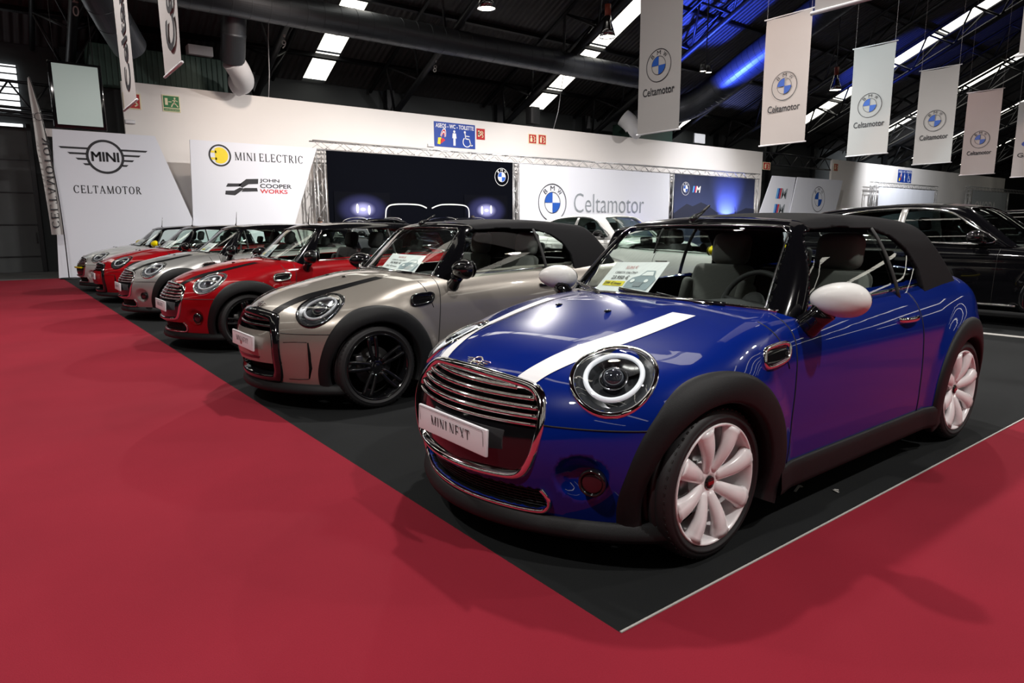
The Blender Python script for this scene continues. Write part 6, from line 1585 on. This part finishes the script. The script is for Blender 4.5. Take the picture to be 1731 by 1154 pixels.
# price sheets behind the windscreens
def price_sheet(label, v0, soft, c4, lines, yellow):
    """c4: top-left, top-right, bottom-right, bottom-left as (y, z) on the glass, seen from the front"""
    G = G_soft if soft else G_hard; O = Vector((X0, v0, 0)); T = thing('price_sheet', label, 'price sheet', (X0, v0, 0), 0, 'price sheets behind the windscreens'); c4 = np.array(c4, float)
    def mp(s, t, off):
        s, t = np.atleast_1d(s), np.atleast_1d(t); q = (c4[0] * ((1 - s) * t)[:, None] + c4[1] * (s * t)[:, None] + c4[2] * (s * (1 - t))[:, None] + c4[3] * ((1 - s) * (1 - t))[:, None])
        P = root(G, np.stack([np.full(len(q), 0.8), q[:, 0], q[:, 1]], 1), (1, 0, 0), 0, 1.4); g = grad(G, P); g /= np.linalg.norm(g, axis=1, keepdims=True); return P - g * off
    S, Tt = np.meshgrid(np.linspace(0, 1, 9), np.linspace(0, 1, 7), indexing='ij'); grid_obj('paper', mp(S.ravel(), Tt.ravel(), 0.026).reshape(9, 7, 3), M['paper'], T)
    def put(name, V, F, m, off=0.0225):
        V = np.array(V, float); mesh_obj(name, mp(V[:, 0], V[:, 1], off), F, m, T, False)
    def tx(t, cx, cy, w, h, m, name='lettering', bold=0.0):
        V, F = text_mesh(t, 1, bold); V = fit(V, w, h); put(name, np.stack([V[:, 0] + cx, V[:, 1] + cy], 1), F, M[m])
    def rc(x0, y0, x1, y1, m, name, off=0.0238):
        n = 6; V = [(x0 + (x1 - x0) * i / n, y) for i in range(n + 1) for y in (y0, y1)]; put(name, V, [(2 * i, 2 * i + 2, 2 * i + 3, 2 * i + 1) for i in range(n)], M[m], off)
    if yellow: rc(0.10, 0.30, 0.52, 0.44, 'yellow_ink', 'yellow_band')
    tx(lines[0], 0.44, 0.84, 0.22, 0.085, 'ink_red', 'old_price'); tx('OFERTA SALÓN*', 0.40, 0.69, 0.44, 0.075, 'ink', 'lettering', 0.012); tx(lines[1], 0.36, 0.54, 0.34, 0.11, 'ink', 'price', 0.014); tx(lines[2], 0.30, 0.37, 0.36, 0.09, 'ink', 'monthly_price', 0.012)
    rc(0.0, 0.02, 1.0, 0.11, 'ink_grey', 'grey_band')
    # small picture of a car: body, glass, lamps
    body = [(0.56, 0.26), (0.95, 0.20), (0.985, 0.50), (0.93, 0.60), (0.90, 0.74), (0.76, 0.74), (0.70, 0.60), (0.60, 0.54), (0.555, 0.42)]; put('car_picture', body, [tuple(range(len(body)))], M['car_print']); put('car_picture_glass', [(0.72, 0.60), (0.91, 0.60), (0.885, 0.71), (0.775, 0.71)], [(0, 1, 2, 3)], M['paper'], 0.0215)
    for cx, r in ((0.64, 0.05), (0.86, 0.045)): put('car_picture_lamp', [(cx + r * 0.7 * math.cos(a), 0.45 + r * math.sin(a)) for a in np.linspace(0, 2 * PI, 14)[:-1]], [tuple(range(13))], M['paper'], 0.0215)
    put('car_picture_grille', [(0.70, 0.30), (0.82, 0.29), (0.83, 0.42), (0.69, 0.42)], [(0, 1, 2, 3)], M['ink_grey'], 0.0215)
M['car_print'] = mat('grey_car_print', (0.30, 0.36, 0.40), 0.7)
price_sheet('white price sheet with yellow band behind the windscreen of the blue convertible', 0.96, True, [(0.41, 1.142), (-0.022, 1.16), (-0.041, 0.983), (0.417, 0.962)], ('32.265 €', '23.950 €', '299 €/mes'), True)
price_sheet('white price sheet without yellow band behind the windscreen of the beige convertible', 3.91, True, [(0.074, 1.127), (-0.411, 1.117), (-0.455, 0.962), (0.0, 0.978)], ('40.090 €', '30.900 €', '262 €/mes'), False)
price_sheet('price sheet with yellow band in the red hatchback next to the beige convertible', 7.03, False, [(0.42, 1.14), (0.005, 1.155), (-0.08, 0.972), (0.34, 0.975)], ('29.850 €', '22.900 €', '245 €/mes'), True)
price_sheet('price sheet with yellow band behind the windscreen of the silver hatchback', 10.2, False, [(0.07, 1.13), (-0.31, 1.12), (-0.32, 0.97), (0.09, 0.975)], ('28.400 €', '21.900 €', '239 €/mes'), True)
price_sheet('price sheet behind the windscreen of the farther red hatchback', 13.2, False, [(0.17, 1.136), (-0.35, 1.129), (-0.41, 0.965), (0.0, 0.975)], ('33.100 €', '25.900 €', '279 €/mes'), False)
price_sheet('price sheet behind the windscreen of the far white hatchback', 16.15, False, [(0.18, 1.13), (-0.23, 1.123), (-0.30, 0.98), (0.1, 0.985)], ('36.200 €', '29.900 €', '285 €/mes'), False)

# two visitors standing behind the cars, only hair showing above the roofs
M['skin'] = mat('skin', (0.45, 0.25, 0.17), 0.55); M['hair'] = mat('dark_hair', (0.02, 0.013, 0.01), 0.6); M['jacket'] = mat('dark_jacket', (0.02, 0.022, 0.03), 0.8)
def person(label, loc, rot, h=1.70):
    T = thing('person', label, 'person', loc, rot); s = h / 1.75
    J = dict(pel=(0, 0, 0.95), ab=(0, 0, 1.12), ch=(0, 0, 1.32), nk=(0, 0, 1.47), hd=(0.01, 0, 1.56), tp=(0, 0, 1.66))
    for sd, q in (('l', 1), ('r', -1)): J.update({'hp' + sd: (0, q * 0.09, 0.90), 'kn' + sd: (0.02, q * 0.10, 0.50), 'an' + sd: (0, q * 0.10, 0.09), 'to' + sd: (0.16, q * 0.12, 0.03), 'sh' + sd: (0, q * 0.19, 1.41), 'el' + sd: (-0.02, q * 0.25, 1.12), 'wr' + sd: (0.06, q * 0.24, 0.88), 'hn' + sd: (0.09, q * 0.24, 0.79)})
    E_ = [('pel', 'ab'), ('ab', 'ch'), ('ch', 'nk'), ('nk', 'hd'), ('hd', 'tp')]
    for sd in 'lr': E_ += [('pel', 'hp' + sd), ('hp' + sd, 'kn' + sd), ('kn' + sd, 'an' + sd), ('an' + sd, 'to' + sd), ('ch', 'sh' + sd), ('sh' + sd, 'el' + sd), ('el' + sd, 'wr' + sd), ('wr' + sd, 'hn' + sd)]
    rad = dict(pel=.14, ab=.13, ch=.15, nk=.055, hd=.085, tp=.075, hp=.095, kn=.06, an=.042, to=.035, sh=.065, el=.042, wr=.028, hn=.03)
    for sd, q in (('l', 1), ('r', -1)):
        hx, hy, hz = J['hn' + sd]
        for i, (dx, ln) in enumerate(((0.03, 0.07), (0.01, 0.085), (-0.01, 0.08), (-0.028, 0.06))):
            a, b_ = 'f%d%s' % (i, sd), 'g%d%s' % (i, sd); J[a] = (hx + dx, hy, hz - 0.05); J[b_] = (hx + dx + 0.012, hy - q * 0.012, hz - 0.05 - ln); E_ += [('hn' + sd, a), (a, b_)]; rad.update({a[:-1]: .010, b_[:-1]: .008})
        J['th' + sd] = (hx + 0.05, hy - q * 0.02, hz - 0.04); E_.append(('wr' + sd, 'th' + sd)); rad['th'] = .010
    names = list(J); me = bpy.data.meshes.new('body'); me.from_pydata([tuple(c * s for c in J[n]) for n in names], [(names.index(a), names.index(b_)) for a, b_ in E_], []); o = link(bpy.data.objects.new('body', me), T); sk = o.modifiers.new('skin', 'SKIN')
    for i, n in enumerate(names):
        r = rad.get(n, rad.get(n[:-1], 0.05)) * s; me.skin_vertices[0].data[i].radius = (r, r * (1.25 if n in ('ch', 'ab', 'pel') else 1))
    me.skin_vertices[0].data[0].use_root = True; sb = o.modifiers.new('sub', 'SUBSURF'); sb.levels = 2; sb.render_levels = 2; me.materials.append(M['jacket'])
    hb = MB(); hb.sphere((0.012 * s, 0, 1.625 * s), (0.098 * s, 0.078 * s, 0.125 * s), 24, 18); hb.sphere((0.108 * s, 0, 1.605 * s), (0.018, 0.013, 0.022), 10, 8)
    for q in (-1, 1): hb.sphere((0.01, q * 0.078 * s, 1.61 * s), (0.022, 0.009, 0.032), 10, 8)
    hd = hb.build('head', M['skin'], T); eb = MB(); [eb.sphere((0.098 * s, q * 0.031 * s, 1.635 * s), (0.012, 0.014, 0.009), 10, 8) for q in (-1, 1)]; eb.build('eyes', M['ink'], hd); MB().sphere((0.098 * s, 0, 1.565 * s), (0.01, 0.026, 0.007), 10, 6).build('mouth', M['red_print'], hd)
    bm = bmesh.new(); bmesh.ops.create_uvsphere(bm, u_segments=24, v_segments=16, radius=1)
    bmesh.ops.delete(bm, geom=[v for v in bm.verts if v.co.z < -0.35 or (v.co.x > 0.45 and v.co.z < 0.45)], context='VERTS')
    for v in bm.verts: v.co = Vector((v.co.x * 0.108 * s, v.co.y * 0.088 * s, v.co.z * 0.118 * s))
    MB().bm(bm, (0.0, 0, 1.648 * s)).build('hair', M['hair'], T)
person('visitor with dark hair showing above the roof before the dark backdrop', (13.6, 20.7, 0), PI / 2, 1.78); person('visitor with dark hair at the left foot of the truss frame', (7.3, 20.5, 0), PI / 2, 1.68)
